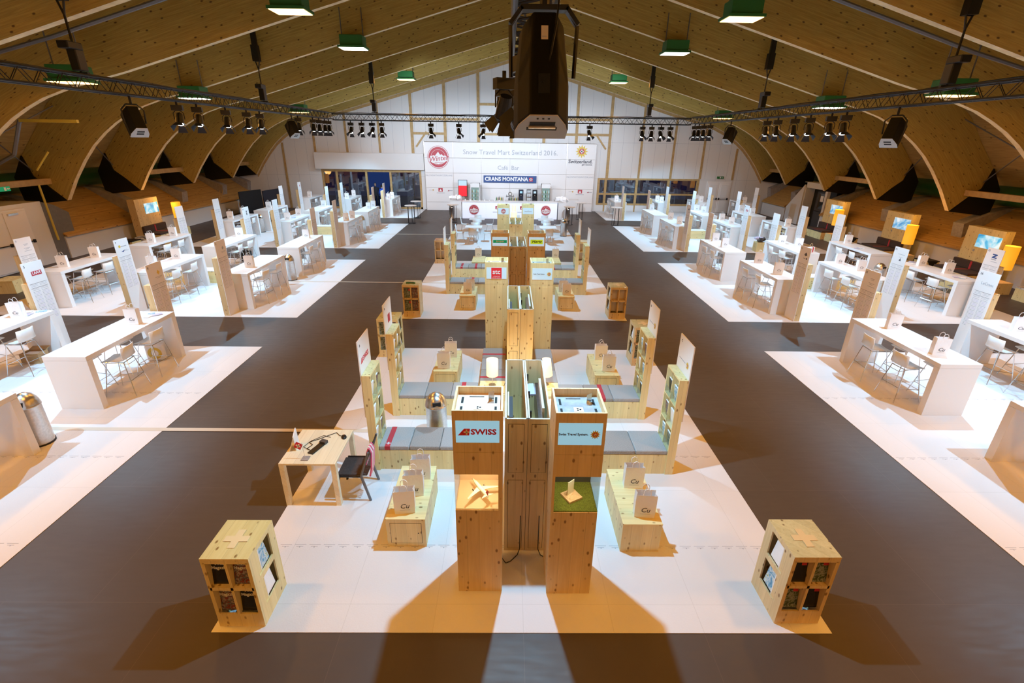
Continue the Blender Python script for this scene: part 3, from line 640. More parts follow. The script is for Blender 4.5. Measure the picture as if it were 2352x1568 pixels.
# standing round bar tables
def bar_table():
    t = thing('standing_table', '', 'high table'); mb = MB(); mb.lathe([(0, 1.08), (.36, 1.08), (.38, 1.095), (.36, 1.11), (0, 1.11)], 'white', 28); mb.build('tabletop', t, smooth=False)
    for i in range(5):
        a = 2*pi*i/5+.3; mb = MB(); mb.rod((.22*cos(a), .22*sin(a), .02), (.2*cos(a), .2*sin(a), 1.08), .013, 'blackmetal'); mb.build('leg', t)
    mb = MB(); mb.lathe([(0, 0), (.26, 0), (.26, .02), (0, .02)], 'blackmetal', 20); mb.build('base_plate', t); return t
P_ = Proto(bar_table())
for x, y, l in ((-6.35, 31.3, 'round high table left of the bar, nearer of two'), (-6.4, 33.6, 'round high table left of the bar, farther of two'), (-3.75, 32.0, 'round high table in front of the left bar side counter'),
                (3.75, 31.6, 'round high table in front of the right bar side counter'), (4.75, 33.9, 'round high table right of the bar side counter'), (6.75, 31.6, 'round high table between the bar and the right mats')):
    P_.put((x, y, .0), 0, l, 'round standing tables')
# ================================================================== CENTRE ISLANDS
def tower(x0, y0, side, kind, label, screen, wd):
    """tall pine info tower: screen head, glazed niche or plain front, sunk top tray with slots"""
    w, d, H = .515, .53, 2.5; t = thing('info_tower', label, 'display tower', (x0+w/2, y0, 0)); a = w/2
    mb = MB(); mb.box(-a, 0, 0, a, d, 1.24 if kind == 'niche' else 2.0, wd); mb.build('base', t, bevel=.003)
    if kind == 'niche':
        o = -1 if side < 0 else 1
        mb = MB(); xi = a-.045 if o < 0 else -a; mb.box(xi if o < 0 else -a, 0, 1.24, a if o < 0 else -a+.03, d, 1.72, wd); mb.box(-a, d-.03, 1.24, a, d, 1.72, 'peach' if o < 0 else 'darkgrey'); mb.build('niche_wall', t)
        mb = MB(); mb.box(-a+.03*(o > 0), .01, 1.24, a-.03*(o < 0), d-.03, 1.25, 'peach' if o < 0 else 'grass'); mb.build('niche_floor', t)
        mb = MB(); mb.box(-a, .003, 1.25, a, .007, 1.72, 'glass'); xx = -a if o < 0 else a-.006; mb.box(xx, .01, 1.25, xx+.006, d-.02, 1.72, 'glass'); mb.build('glass_pane', t)
        mb = MB(); mb.box(-a, 0, 1.72, a, d, 2.0, wd); mb.build('lintel', t)
        mb = MB(); mb.rod((0, .22, 1.695), (0, .22, 1.72), .05, 'bulb', 12); mb.build('niche_light', t)
        l = bpy.data.lights.new('niche_light', 'POINT'); l.energy = 7 if o < 0 else 4; l.color = (1, .8, .45); l.shadow_soft_size = .02; q = bpy.data.objects.new('niche_light', l); C.objects.link(q); q.location = (x0+a, y0+.2, 1.66)
    mb = MB(); e = .022
    mb.box(-a, 0, 2.004, -a+e, d, H, wd); mb.box(a-e, 0, 2.004, a, d, H, wd); mb.box(-a+e, 0, 2.004, a-e, e, H, wd); mb.box(-a+e, d-e, 2.004, a-e, d, H, wd); mb.build('head', t)
    mb = MB(); sheet = 'peach' if side < 0 else 'marble'; mb.box(-a+e, e, 2.4, a-e, d-e, 2.415, sheet)
    for sx in (-1, 1):
        for yy in (.1, .3): mb.box(sx*.18-.012, yy, 2.415, sx*.18+.012, yy+.13, 2.4165, 'slot')
    mb.box(-.11, .43, 2.415, .05, .445, 2.4165, 'slot'); mb.build('top_tray', t)
    mb = MB(); mb.box(-.05, .16, 2.4165, .05, .25, 2.42, 'peach'); [mb.rod((.018*cos(q), .205+.018*sin(q), 2.42), (.018*cos(q), .205+.018*sin(q), 2.4215), .011, 'slot', 8) for q in (0, 2.1, 4.2)]; mb.build('cable_cover', t)
    mb = MB(); mb.box(.1, .3, 2.4165, .16, .36, 2.42, 'steel'); mb.obox((.13, .36, 2.47), (.07, .004, .1), Matrix.Rotation(radians(35), 3, 'Z'), 'steel'); mb.build('bracket', t)
    s = MB(); s.box(-a+.035, -.004, 2.125, a-.035, .002, 2.385, screen); s = s.build('screen', t)
    if kind == 'door':
        mb = MB(); mb.box(-a+.05, -.002, .05, a-.05, 0, 1.95, wd); mb.build('door', t)
    return t, s
T = {}
SP = [(-.76, 4.16, -1, 'niche', 'near left pine tower with red lettered screen and model aeroplane niche', 'screen', 'pine_warm', 'SWISS'),
      (.285, 4.13, 1, 'niche', 'near right pine tower with sun flower screen and turf niche', 'screen', 'pine_warm', 'STS'),
      (-.71, 10.47, -1, 'plain', 'pine tower with white letters on a red square on its screen', 'screen2', 'pine', 'stc'),
      (.31, 10.44, 1, 'door', 'pine tower with pale screen and small flower, beside the red square tower', 'screen2', 'pine', 'STS2'),
      (-.69, 14.1, -1, 'plain', 'pine tower with a green bar on its screen', 'screen2', 'pine_warm', 'Europcar'),
      (.385, 14.12, 1, 'plain', 'pine tower with a lime yellow bar on its screen', 'screen2', 'pine_warm', 'Hertz'),
      (-.65, 20.56, -1, 'plain', 'farthest left pine tower with round winter logo screen', 'screen2', 'pine', 'Winter'),
      (.385, 20.7, 1, 'plain', 'farthest right pine tower with faint grey lettering on its screen', 'screen2', 'pine', 'S')]
for x0, y0, sd, kind, lab, scr, wd, lg in SP:
    t, s = tower(x0, y0, sd, kind, lab, scr, wd)
    if lg == 'SWISS':
        text('SWISS', .088, 'red', s, (.062, -.008, 2.255), FRONT, bold=.0028, sx=1.12)
        mb = MB(); mb.prism([(-.2, -.04), (-.085, -.04), (-.075, .04), (-.135, .04)], -.004, 0, 'red', 'y'); mb.box(-.118, -.006, -.03, -.104, -.004, .03, 'whitecross'); mb.box(-.141, -.006, -.007, -.081, -.004, .007, 'whitecross'); mb.build('tail_emblem', s, (0, -.005, 2.255))
    elif lg.startswith('STS'):
        text('Swiss Travel System.', .036 if lg == 'STS' else .03, 'print', s, (-.07, -.008, 2.255), FRONT, bold=.0009); flower(s, (.15, -.008, 2.255), .055)
    elif lg == 'stc':
        mb = MB(); mb.box(-.115, -.003, -.125, .115, 0, .125, 'stcred'); mb.build('red_field', s, (0, -.005, 2.255))
        text('stc', .15, 'whitecross', s, (0, -.011, 2.285), FRONT, bold=.003); text('switzerland\ntravel centre', .035, 'whitecross', s, (0, -.011, 2.17), FRONT)
    elif lg == 'Europcar':
        mb = MB(); mb.box(-.2, -.003, -.045, .2, 0, .045, 'eurogreen'); mb.build('green_field', s, (0, -.005, 2.255)); text('Europcar', .062, 'whitecross', s, (0, -.011, 2.258), FRONT, bold=.001, shear=.2)
    elif lg == 'Hertz':
        mb = MB(); mb.box(-.18, -.003, -.065, .18, 0, .06, 'hertzyellow'); mb.build('lime_field', s, (0, -.005, 2.255)); text('Hertz', .12, 'black', s, (0, -.011, 2.255), FRONT, bold=.0015, shear=.25)
    if lg == 'Winter':
        def circ(q): return [(q*cos(2*pi*i/28), q*sin(2*pi*i/28)) for i in range(28)]
        mb = MB(); z = 0
        for q, m in ((.1, 'redlogo'), (.094, 'whitecross'), (.088, 'redlogo'), (.068, 'whitecross'), (.064, 'redlogo')): mb.prism(circ(q), z, z+.001, m, 'z'); z += .001
        mb.prism([(.085, -.02), (.05, .02), (.02, .015), (0, .045), (-.04, .012), (-.085, .01), (-.07, -.05), (.07, -.05)], z, z+.001, 'whitecross', 'z'); mb.build('winter_emblem', s, (0, -.006, 2.255), rot=FRONT)
        text('Winter', .06, 'redlogo', s, (0, -.016, 2.245), FRONT, shear=.3)
    if lg == 'S':
        mb = MB(); mb.box(-.15, -.003, -.03, .15, 0, -.012, 'greyprint'); mb.prism([(-.02, .02), (0, .05), (.02, .02)], -.003, 0, 'greyprint', 'y'); mb.build('grey_logo', s, (0, -.005, 2.255))
# model plane in the left niche
pl = thing('model_aeroplane', 'white model aeroplane with red tail in the left tower niche', 'model aeroplane', (-.50, 4.40, 1.25), radians(32))
R = Matrix.Identity(3)
mb = MB(); mb.lathe([(0, -.19), (.012, -.175), (.022, -.14), (.024, 0), (.02, .1), (.004, .19), (0, .19)], 'shell', 12); mb.build('fuselage', pl, (0, 0, .1), rot=(radians(-90), 0, 0), smooth=True)
for s in (-1, 1):
    mb = MB(); mb.prism([(s*.015, .04), (s*.2, -.07), (s*.2, -.09), (s*.015, -.03)][::s], .085, .09, 'shell', 'z'); mb.build('wing', pl)
    mb = MB(); mb.rod((s*.07, .04, .075), (s*.07, -.01, .075), .014, 'chrome', 10); mb.build('engine', pl)
    mb = MB(); mb.prism([(s*.005, -.13), (s*.07, -.17), (s*.07, -.18), (s*.005, -.17)][::s], .105, .109, 'shell', 'z'); mb.build('tailplane', pl)
mb = MB(); mb.prism([(-.12, .11), (-.165, .18), (-.185, .18), (-.175, .11)], -.003, .003, 'redlogo', 'x'); mb.build('tail_fin', pl)
mb = MB(); mb.rod((0, 0, .002), (0, 0, .085), .004, 'chrome'); mb.build('stand', pl)
dd = thing('acrylic_relief', 'square relief tile with a clear upright card on the turf', 'exhibit', (.54, 4.37, 1.25), radians(30))
mb = MB(); mb.box(-.09, -.09, 0, .09, .09, .025, 'peach'); random.seed(4)
for i in range(14): mb.lathe([(.03, 0), (.018, .008), (0, .014)], 'peach', 8, (random.uniform(-.06, .06), random.uniform(-.06, .06), .024))
mb.build('relief_tile', dd); mb = MB(); mb.obox((0, .02, .12), (.1, .005, .18), Matrix.Rotation(.2, 3, 'Z'), 'shell'); mb.build('card', dd)
# double cabinets in the middle
def cabinet(x0, x1, y0, y1, lab, wd, door, fill, shade):
    w = (x1-x0)/2; t = thing('tall_cabinet', lab, 'cabinet', ((x0+x1)/2, y0, 0)); L_ = y1-y0; e = .02; H = 2.02
    mb = MB(); mb.box(-w, 0, 0, -w+e, L_, H, wd); mb.box(w-e, 0, 0, w, L_, H, wd); mb.box(-w+e, 0, 0, w-e, e, H, wd); mb.box(-w+e, L_-e, 0, w-e, L_, H, wd); mb.box(-w+e, e, 1.0, w-e, L_-e, 1.02, wd); mb.build('body', t)
    mb = MB(); mb.box(-w, -.002, H, w, e+.002, H+.004, 'cream'); mb.box(-w, L_-e, H, w, L_+.002, H+.004, 'cream'); mb.box(-w, 0, H, -w+e, L_, H+.004, 'cream'); mb.box(w-e, 0, H, w, L_, H+.004, 'cream'); mb.build('edge_band', t)
    if door:
        for z0, z1 in ((.06, 1.15), (1.27, 1.95)):
            mb = MB(); mb.box(-w+.045, -.004, z0, w-.045, 0, z1, wd); mb.box(-w+.04, -.001, z0-.005, w-.04, 0, z1+.005, 'slot'); d = mb.build('door', t); mb = MB(); mb.rod((w-.07 if z0 < 1 else -w+.08, -.005, z1-.1), (w-.07 if z0 < 1 else -w+.08, -.007, z1-.1), .006, 'steel', 8); mb.build('lock', d)
    return t
cabs = [(-.225, .043, 4.78, 6.41, 'left half of the near open-topped pine cabinet pair', 'pine_warm'), (.048, .315, 4.78, 6.41, 'right half of the near open-topped pine cabinet pair', 'pine_warm'),
        (-.205, .043, 8.68, 10.3, 'left half of the second pine cabinet pair between grey benches', 'pine'), (.048, .30, 8.68, 10.3, 'right half of the second pine cabinet pair between grey benches', 'pine'),
        (-.16, .098, 14.53, 16.17, 'left half of the third pine cabinet pair behind the green bar tower', 'pine_warm'), (.103, .37, 14.53, 16.17, 'right half of the third pine cabinet pair behind the lime bar tower', 'pine_warm'),
        (-.14, .098, 18.7, 20.4, 'left half of the farthest pine cabinet pair', 'pine'), (.103, .36, 18.7, 20.4, 'right half of the farthest pine cabinet pair', 'pine')]
for i, (x0, x1, y0, y1, lab, wd) in enumerate(cabs):
    t = cabinet(x0, x1, y0, y1, lab, wd, i < 6 and i != 3, 0, 0); xc = (x0+x1)/2
    nm = ('near', 'second', 'third', 'farthest')[i//2]
    if i % 2 == 0:
        m = tag(MB().box(-.012, -.25, -.2, .035, .25, .2, 'darkgrey').box(-.03, -.28, -.22, -.012, .3, .24, 'cream').build('monitor', None, (x0+.06, y0+.36, 1.78)), 'flat monitor hanging inside the left half of the %s cabinet pair' % nm, 'monitor')
    else:
        m = tag(MB().box(-.02, -.48, -.22, .03, .48, .14, 'steel').box(.031, -.3, -.2, .06, .5, .2, 'cream').build('monitor', None, (x0+.15, y0+.62, 1.78)), 'flat monitor hanging inside the right half of the %s cabinet pair' % nm, 'monitor')
        if i == 1: 
            for k in range(3): tag(MB().box(-.05, -.16, 0, .05, .16, .022, 'lilac').build('folder', None, (x0+.085, y0+1.25-k*.04, 1.72+k*.024), .04*k), ('lowest', 'middle', 'topmost')[k]+' lilac folder in the near right cabinet', 'folder', 'lilac folders in the near right cabinet')
        for k in range(3): tag(MB().rod((0, 0, 0), (0, .0, .1), .012, 'blackmetal', 8).build('cable_plug', None, (x0+.04, y0+.3+k*.5, 1.85)), '%s black plug inside the right half of the %s cabinet pair' % (('nearest', 'middle', 'farthest')[k], nm), 'plug', 'plugs in the %s right cabinet' % nm)
mb = MB(); mb.path([(-.02, 4.77, .6), (-.02, 4.765, .05), (-.05, 4.70, .015), (-.14, 4.6, .012), (-.2, 4.57, .012), (-.3, 4.56, .2)], .006, 'black', 5); tag(mb.build('power_cord'), 'black cord from the near left cabinet to the left tower', 'cord')
mb = MB(); mb.path([(.22, 4.77, .6), (.22, 4.765, .05), (.25, 4.7, .015), (.3, 4.67, .012)], .006, 'black', 5); tag(mb.build('power_cord'), 'black cord from the near right cabinet to the right tower', 'cord')

# wooden benches with felt cushions + pocket racks with name boards
def bench(x0, x1, y0, y1, lab, ncush, stripe=None, tone=0, along='x'):
    w = (x1-x0)/2; t = thing('bench', lab, 'bench', ((x0+x1)/2, y0, 0)); L_ = y1-y0
    mb = MB(); mb.box(-w, 0, 0, w, L_, .375, 'pine'); mb.build('base', t, bevel=.003)
    for i in range(ncush):
        f = ('felt', 'felt2')[(i+tone) % 2]
        if along == 'x': a = -w+2*w*i/ncush; b = a+2*w/ncush; mb = MB(); mb.box(a+.002, -.004, .377, b-.002, L_, .45, f)
        else: a = L_*i/ncush; b = a+L_/ncush; mb = MB(); mb.box(-w, a+.002, .377, w, b-.002, .45, f)
        c = mb.build('cushion', t, bevel=.018)
        if stripe is not None and i in stripe:
            if along == 'x':
                s0 = a+(b-a)*stripe[i]; mb = MB(); mb.box(s0, -.006, .385, s0+.085, L_-.01, .4525, 'redfelt')
                if stripe[i] < .5: mb.box(s0+.034, .05, .4525, s0+.05, .12, .4535, 'whitecross'); mb.box(s0+.008, .077, .4525, s0+.076, .093, .4535, 'whitecross')
            else: s0 = a+(b-a)*stripe[i]; mb = MB(); mb.box(-w-.002, s0, .39, w+.002, s0+.07, .4525, 'redfelt')
            mb.build('red_stripe', c)
    return t
def rack(x, y, sx, lab, stuff, idx, letter, logo):
    """pocket shelf standing at the bench end, open towards the middle; white name board on the outer side"""
    t = thing('pocket_rack', lab, 'leaflet rack', (x, y, 0)); D, H, W_ = .13, 1.72, .57; e = .025; a = D/2
    mb = MB(); mb.box(-a, 0, 0, a, e, H, 'pine'); mb.box(-a, W_-e, 0, a, W_, H, 'pine'); mb.box(-a, e, H-e, a, W_-e, H, 'pine'); mb.box(-a, e, 0, a, W_-e, .42, 'pine'); bx = -a if sx < 0 else a-.012; mb.box(bx, e, .42, bx+.012, W_-e, H-e, 'board'); mb.build('frame', t)
    for z in (.44, .85, 1.26):
        mb = MB(); mb.box(-a, e, z-.02, a, W_-e, z, 'piney'); mb.build('shelf', t)
        fx = a-.004 if sx < 0 else -a; mb = MB(); mb.box(fx, e, z, fx+.004, W_-e, z+.14, 'glass'); mb.build('retaining_pane', t)
    mb = MB(); mb.box(-a, W_/2-.01, .42, a, W_/2+.01, H-e, 'pine'); mb.build('divider', t)
    o = thing('name_board', ('white name board with slanting red lettering' if logo == 'SWISS' else 'white name board with red square logo' if logo == 'sq' else 'white name board with sun flower logo' if logo == 'fl' else 'plain white name board')+' fixed to the '+idx, 'sign board', (x+sx*(a+.012), y+.29, 0))
    bb = MB(); bb.box(-.008, -.285, 1.0, .008, .285, 2.26, 'board'); bb.build('board', o)
    rr = (pi/2, 0, -pi/2 if sx > 0 else pi/2); fx = -sx*.0095
    # boards read from the middle aisle side
    if logo == 'SWISS': text('SWISS', .11, 'red', o, (fx, .04, 1.92), rr, bold=.002); mb = MB(); mb.prism([(-.22, 1.88), (-.13, 1.88), (-.12, 1.96), (-.17, 1.96)], fx-.001, fx+.001, 'red', 'x'); mb.build('tail_emblem', o)
    elif logo == 'sq': mb = MB(); mb.box(fx-.001, -.02, 1.84, fx+.001, .14, 2.0, 'redlogo'); mb.build('red_emblem', o)
    elif logo == 'fl': flower(o, (fx, -.15 if sx > 0 else .15, 1.9), .055, rr); mb = MB(); mb.box(fx-.001, -.06, 1.895, fx+.001, .2, 1.905, 'greyprint'); mb.build('lettering', o)
    text(letter, .06, 'print', o, (fx, .2 if sx > 0 else -.2, 2.17), rr)
    n = 0
    for zi, z in enumerate((.44, .85, 1.26)):
        for k in (0, 1):
            if not stuff: continue
            c = ('cover_land', 'cover_sky', 'board', 'cover_mix', 'cover_sky', 'cover_black')[(n+len(idx)) % 6] if stuff == 2 else ('board', 'cover_mix', 'paper', 'cover_black')[n % 4] if stuff == 1 else 'paper'; n += 1
            mb = MB(); mb.obox((0, 0, .135), (.02, .2, .27), Matrix.Rotation(sx*-.12, 3, 'Y'), 'paper'); mb.obox((-sx*.0105, 0, .135), (.002, .2, .27), Matrix.Rotation(sx*-.12, 3, 'Y'), c)
            q = mb.build('brochure', None, (x-sx*.01, y+.155+k*.26, z)); tag(q, 'brochure in the %s %s pocket of the %s' % (('lowest', 'middle', 'top')[zi], ('near', 'far')[k], idx), 'brochure', 'brochures in the '+idx)
    return t
RK = [(-2.315, 6.43, -1, 'nearest left rack', 1, 'A', 'SWISS'), (-2.345, 8.1, -1, 'second left rack', 3, 'B', 'sq'), (2.44, 6.36, 1, 'nearest right rack', 2, 'C', 'fl'), (2.42, 8.03, 1, 'second right rack', 2, 'D', 'fl'),
      (-2.27, 16.12, -1, 'third left rack', 3, 'E', 'n'), (-2.275, 18.2, -1, 'fourth left rack', 3, 'F', 'n'), (2.49, 16.17, 1, 'third right rack', 3, 'G', 'n'), (2.46, 18.2, 1, 'fourth right rack', 3, 'H', 'n')]
for x, y, sx, idx, st, let, lg in RK: rack(x, y, sx, 'narrow pine pocket rack, '+idx+' of the centre islands', st, idx, let, lg)
bench(-2.25, -.78, 6.46, 7.04, 'nearest left pine bench with grey cushions and red cross stripe', 3, {0: .2}, 0); bench(.82, 2.38, 6.38, 6.97, 'nearest right pine bench with plain grey cushions', 3, None, 0)
bench(-2.28, -.78, 8.13, 8.70, 'second left pine bench behind the domed steel bin', 3, {2: .35}, 0); bench(.82, 2.36, 8.06, 8.64, 'second right pine bench with a red stripe', 3, {1: .55}, 0)
bench(-2.2, -.72, 16.14, 16.75, 'third left pine bench, in front of the far bag plinth', 3, {1: .5}, 0); bench(.9, 2.43, 16.18, 16.8, 'third right pine bench with grey cushions', 3, None, 0)
bench(-2.22, -.72, 18.25, 18.86, 'fourth left pine bench with long red stripes', 3, {0: .4, 1: .5}, 0); bench(.9, 2.4, 18.2, 18.8, 'fourth right pine bench with red cross stripe', 3, {1: .3}, 0)
bench(-.76, -.23, 8.72, 10.45, 'left cushioned bench along the second cabinet with red stripes', 3, {0: .3, 2: .3}, 1, 'y'); bench(.32, .84, 8.72, 10.42, 'right cushioned bench along the second cabinet', 3, None, 0, 'y')
bench(-.72, -.18, 16.9, 18.2, 'left cushioned bench between third and fourth benches', 3, {1: .4}, 1, 'y'); bench(.38, .9, 16.9, 18.15, 'right cushioned bench between third and fourth benches', 3, None, 0, 'y')
def lamp_box(x, y, lab, cone=False):
    t = thing('side_box', 'small pine box carrying the '+lab, 'box', (x, y, 0)); mb = MB(); mb.box(-.25, -.28, 0, .25, .28, .5, 'pine'); mb.build('body', t, bevel=.003)
    l = thing('table_lamp', lab, 'lamp', (x, y+(.1 if not cone else .2), .5)); mb = MB(); mb.lathe([(0, 0), (.07, 0), (.07, .012), (0, .012)], 'steel', 20); mb.rod((0, 0, .01), (0, 0, .24), .006, 'steel'); mb.build('base', l)
    rt, rb = (.115, .115) if not cone else (.085, .135); mb = MB(); mb.lathe([(rb, .22), (rt, .56), (rt-.004, .56), (rb-.004, .22)], 'shade', 28); mb.build('lamp_shade', l, smooth=True)
    mb = MB(); mb.lathe([(0, .44), (.03, .42), (.04, .38), (.03, .34), (0, .32)], 'bulb', 12); mb.build('bulb', l, smooth=True); return l
lamp_box(-.49, 8.38, 'cream drum table lamp behind the near left tower'); lamp_box(.57, 8.32, 'cone-shaped cream table lamp right of the near cabinets', True); lamp_box(.57, 6.75, 'yellow glowing table lamp between the near cabinets and right bench')
k = thing('table_lamp', 'cream stacked drum lamp between the two farthest towers', 'lamp', (.06, 21.4, 1.1)); mb = MB(); mb.box(-.3, -.25, -1.1, .3, .25, 0, 'white'); mb.build('plinth', k); mb = MB(); mb.rod((0, 0, 0), (0, 0, .7), .01, 'steel'); mb.build('stem', k); mb = MB(); mb.lathe([(.12, .68), (.12, 1.02), (.09, 1.04), (.09, 1.3), (.085, 1.3)], 'shade', 20); mb.build('lamp_shade', k)
tag(MB().path([(-.3, 8.4, .505), (-.25, 8.46, .51), (-.24, 8.55, .51)], .004, 'black', 4).build('lamp_cord'), 'thin cord of the drum lamp on its box', 'cord')
# low plinths (with hatch) that carry the bags
def plinth(x0, y0, L_, lab, hatch=True):
    t = thing('low_plinth', lab, 'plinth', (x0+.255, y0, 0)); h = .47
    for a, b in ((0, L_*.48), (L_*.48+.004, L_)):
        mb = MB(); mb.box(-.255, a, 0, .255, b, h-.012, 'pine'); mb.build('body', t, bevel=.002)
        mb = MB(); mb.box(-.257, a-.002, h-.012, .257, b, h, 'pinex'); mb.build('lid', t)
    if hatch: mb = MB(); mb.box(-.2, -.003, .07, .2, 0, .4, 'pine'); mb.box(-.205, -.001, .065, .205, 0, .405, 'slot'); d = mb.build('hatch', t); mb = MB(); mb.rod((.16, -.004, .24), (.16, -.006, .24), .009, 'slot', 8); mb.build('finger_hole', d)
plinth(-1.76, 4.84, 1.1, 'low pine plinth with hatch, nearest on the left, carrying three bags'); plinth(1.305, 4.77, 1.12, 'low pine plinth nearest on the right, carrying two bags', False)
plinth(-1.76, 9.13, 1.1, 'low pine plinth behind the second left bench'); plinth(1.65, 9.0, 1.1, 'low pine plinth behind the second right bench')
plinth(-1.71, 14.48, 1.08, 'low pine plinth on the left at the second island front'); plinth(1.41, 14.5, 1.08, 'low pine plinth on the right at the second island front')
plinth(-1.64, 18.96, 1.1, 'farthest left low pine plinth behind the fourth bench', False); plinth(1.44, 18.97, 1.1, 'farthest right low pine plinth behind the fourth bench', False)
# magazine cubes
def cube(x0, y0, lab, covers, side, wd, front=True, green=False):
    t = thing('magazine_stand', lab, 'magazine stand', (x0+.25, y0, 0)); e = .035; w = .25; D = .55; H = 1.0
    mb = MB()
    for sx in (-1, 1):
        if sx == side:      # side wall with two openings
            mb.box(sx*w-.02*(sx > 0), 0, 0, sx*w+.02*(sx < 0), D, .22, wd); mb.box(sx*w-.02*(sx > 0), 0, .94, sx*w+.02*(sx < 0), D, H-.02, wd); mb.box(sx*w-.02*(sx > 0), .12, .55, sx*w+.02*(sx < 0), D-.12, .62, wd)
            for a, b in ((0, .12), (D-.12, D)): mb.box(sx*w-.02*(sx > 0), a, .22, sx*w+.02*(sx < 0), b, .94, wd)
        else: mb.box(sx*w-.02*(sx > 0), 0, 0, sx*w+.02*(sx < 0), D, H-.02, wd)
    mb.box(-w+.02, D-.02, 0, w-.02, D, H-.02, wd); mb.box(-w+.02, .2, .2, w-.02, .215, H-.02, 'board'); mb.build('body', t)
    mb = MB(); mb.box(-w+.02, 0, 0, w-.02, .02, .2, wd); mb.box(-w+.02, 0, .2, -w+.04, .2, .94, wd); mb.box(w-.04, 0, .2, w-.02, .2, .94, wd); mb.box(-w+.02, 0, .93, w-.02, .2, H-.02, wd); mb.box(-.014, 0, .2, .014, .2, .93, wd); mb.box(-w+.02, 0, .55, w-.02, .2, .59, wd); mb.build('front_frame', t)
    mb = MB(); mb.box(-w, 0, H-.02, w, D, H, 'piney' if wd == 'pine' else wd); mb.build('top', t); mb = MB(); mb.box(-w, 0, H, w, D, H+.004, 'glass'); mb.build('glass_cover', t)
    mb = MB(); cf = 'frost' if wd == 'pine' else 'frost_warm'; mb.box(-.13, .23, H+.0045, .13, .31, H+.0055, cf); mb.box(-.04, .14, H+.0045, .04, .40, H+.0056, cf); mb.build('faint_cross', t)
    n = 0; nm = lab.split(',')[0]
    for zi, z in enumerate((.205, .595)):
        for k in (0, 1):
            if covers is None: continue
            c = covers[n % len(covers)]; n += 1; xx = x0+.25+(-.118 if k == 0 else .118)
            mb = MB(); mb.box(-.1, -.003, 0, .1, .0, .30, c); mb.box(-.1, 0, 0, .1, .012, .30, 'paper')
            o = mb.build('magazine', None, (xx, y0+.05, z+.002), rot=(-.16, 0, 0)); tag(o, 'magazine in the %s %s compartment of the %s' % (('lower', 'upper')[zi], ('left', 'right')[k], nm), 'magazine', 'magazines in the '+nm)
            if c in ('cover_black', 'cover_mix') and covers[0] == 'cover_mix' and len(covers) == 4: text('swiss\nMagazine', .052, 'whitecross', o, (0, -.0045, .225), FRONT, bold=.0006)
            if c == 'cover_land' or c == 'cover_dark': 
                mb = MB(); mb.box(.035, -.005, .21, .09, -.003, .27, 'red'); mb.build('red_emblem', o)
        if side:
            sx = side; xx = x0+.25+sx*.2; mb = MB(); mb.obox((0, 0, .13), (.012, .22, .26), Matrix.Rotation(-sx*.15, 3, 'Y'), ('cover_sky', 'paper')[(zi+(side > 0)) % 2])
            tag(mb.build('leaflet', None, (xx, y0+.28, z+.03)), 'leaflet in the %s side opening of the %s' % (('lower', 'upper')[zi], nm), 'leaflet')
M['cover_dark'] = M['cover_black']
cube(-3.35, 3.70, 'near left magazine stand, pine cube with dark magazines', ['cover_mix', 'cover_black', 'cover_black', 'cover_mix'], 1, 'pine')
cube(2.83, 3.75, 'near right magazine stand, warm-lit pine cube with brochures', ['cover_land', 'cover_dark', 'cover_dark', 'cover_land'], -1, 'pine_warm')
cube(-3.34, 10.83, 'second left magazine stand, behind the second left rack', ['cover_land', 'cover_mix'], 1, 'pine'); cube(2.80, 10.45, 'second right magazine stand, behind the second right rack', ['cover_land', 'cover_sky'], -1, 'pine_warm')
cube(-3.33, 13.76, 'third left magazine stand, with green glasses case on top', ['cover_land', 'cover_mix'], 0, 'pine_warm'); cube(2.88, 13.74, 'third right magazine stand, with empty compartments', None, -1, 'pine_warm')
cube(-3.34, 20.6, 'fourth left magazine stand, farthest on the left', None, 0, 'pine_warm'); cube(2.84, 20.6, 'fourth right magazine stand, farthest on the right', None, 0, 'pine')
g = thing('green_case', 'small dark green object on the third left magazine stand', 'case', (-3.1, 13.95, 1.006)); mb = MB(); mb.box(-.14, -.03, 0, .14, .03, .03, 'green'); mb.build('body', g, bevel=.01); mb = MB(); mb.box(-.12, -.02, .03, .1, .02, .04, 'black'); mb.build('strap', g)
# desk with chair
dk = thing('desk', 'pale wooden desk with block legs left of the near island', 'desk', (-3.02, 5.6, 0), 0)
mb = MB(); mb.box(-.4, 0, .72, .4, .87, .75, 'ash'); mb.build('tabletop', dk, bevel=.003)
for a in (-.4, .33):
    for b in (0, .8): mb = MB(); mb.box(a, b, 0, a+.07, b+.07, .72, 'ash'); mb.build('leg', dk)
o = thing('laptop_dock', 'black cable box lying on the desk', 'cable box', (-3.0, 5.98, .75), -.35); mb = MB(); mb.box(-.045, -.16, 0, .045, .12, .02, 'black'); mb.build('tray', o); mb = MB(); mb.box(-.05, .1, 0, .05, .17, .045, 'darkgrey'); mb.build('lid', o)
mb = MB(); random.seed(9); pts = [(-3.05, 5.9, .755), (-3.15, 5.95, .76), (-3.1, 6.05, .76), (-3.18, 6.12, .757), (-3.06, 6.2, .757), (-2.95, 6.3, .757), (-2.85, 6.38, .757), (-2.78, 6.3, .757), (-2.72, 6.28, .757)]
mb.path(pts, .005, 'black', 5); mb.path([(-3.1, 5.92, .765), (-3.22, 6.0, .757), (-3.16, 6.15, .757), (-3.02, 6.3, .757), (-2.9, 6.25, .757)], .004, 'black', 5); tag(mb.build('cable_tangle', None), 'tangle of black cables on the desk', 'cable')
o = thing('computer_mouse', 'black computer mouse at the far edge of the desk', 'mouse', (-2.70, 6.26, .75), .4); mb = MB(); mb.lathe([(0, .035), (.02, .033), (.035, .02), (.04, .004), (.038, 0)], 'black', 16); q = mb.build('shell', o, smooth=True); q.scale = (1, 1.6, 1); mb = MB(); mb.box(-.004, .02, .028, .004, .04, .038, 'steel'); mb.build('wheel', o)
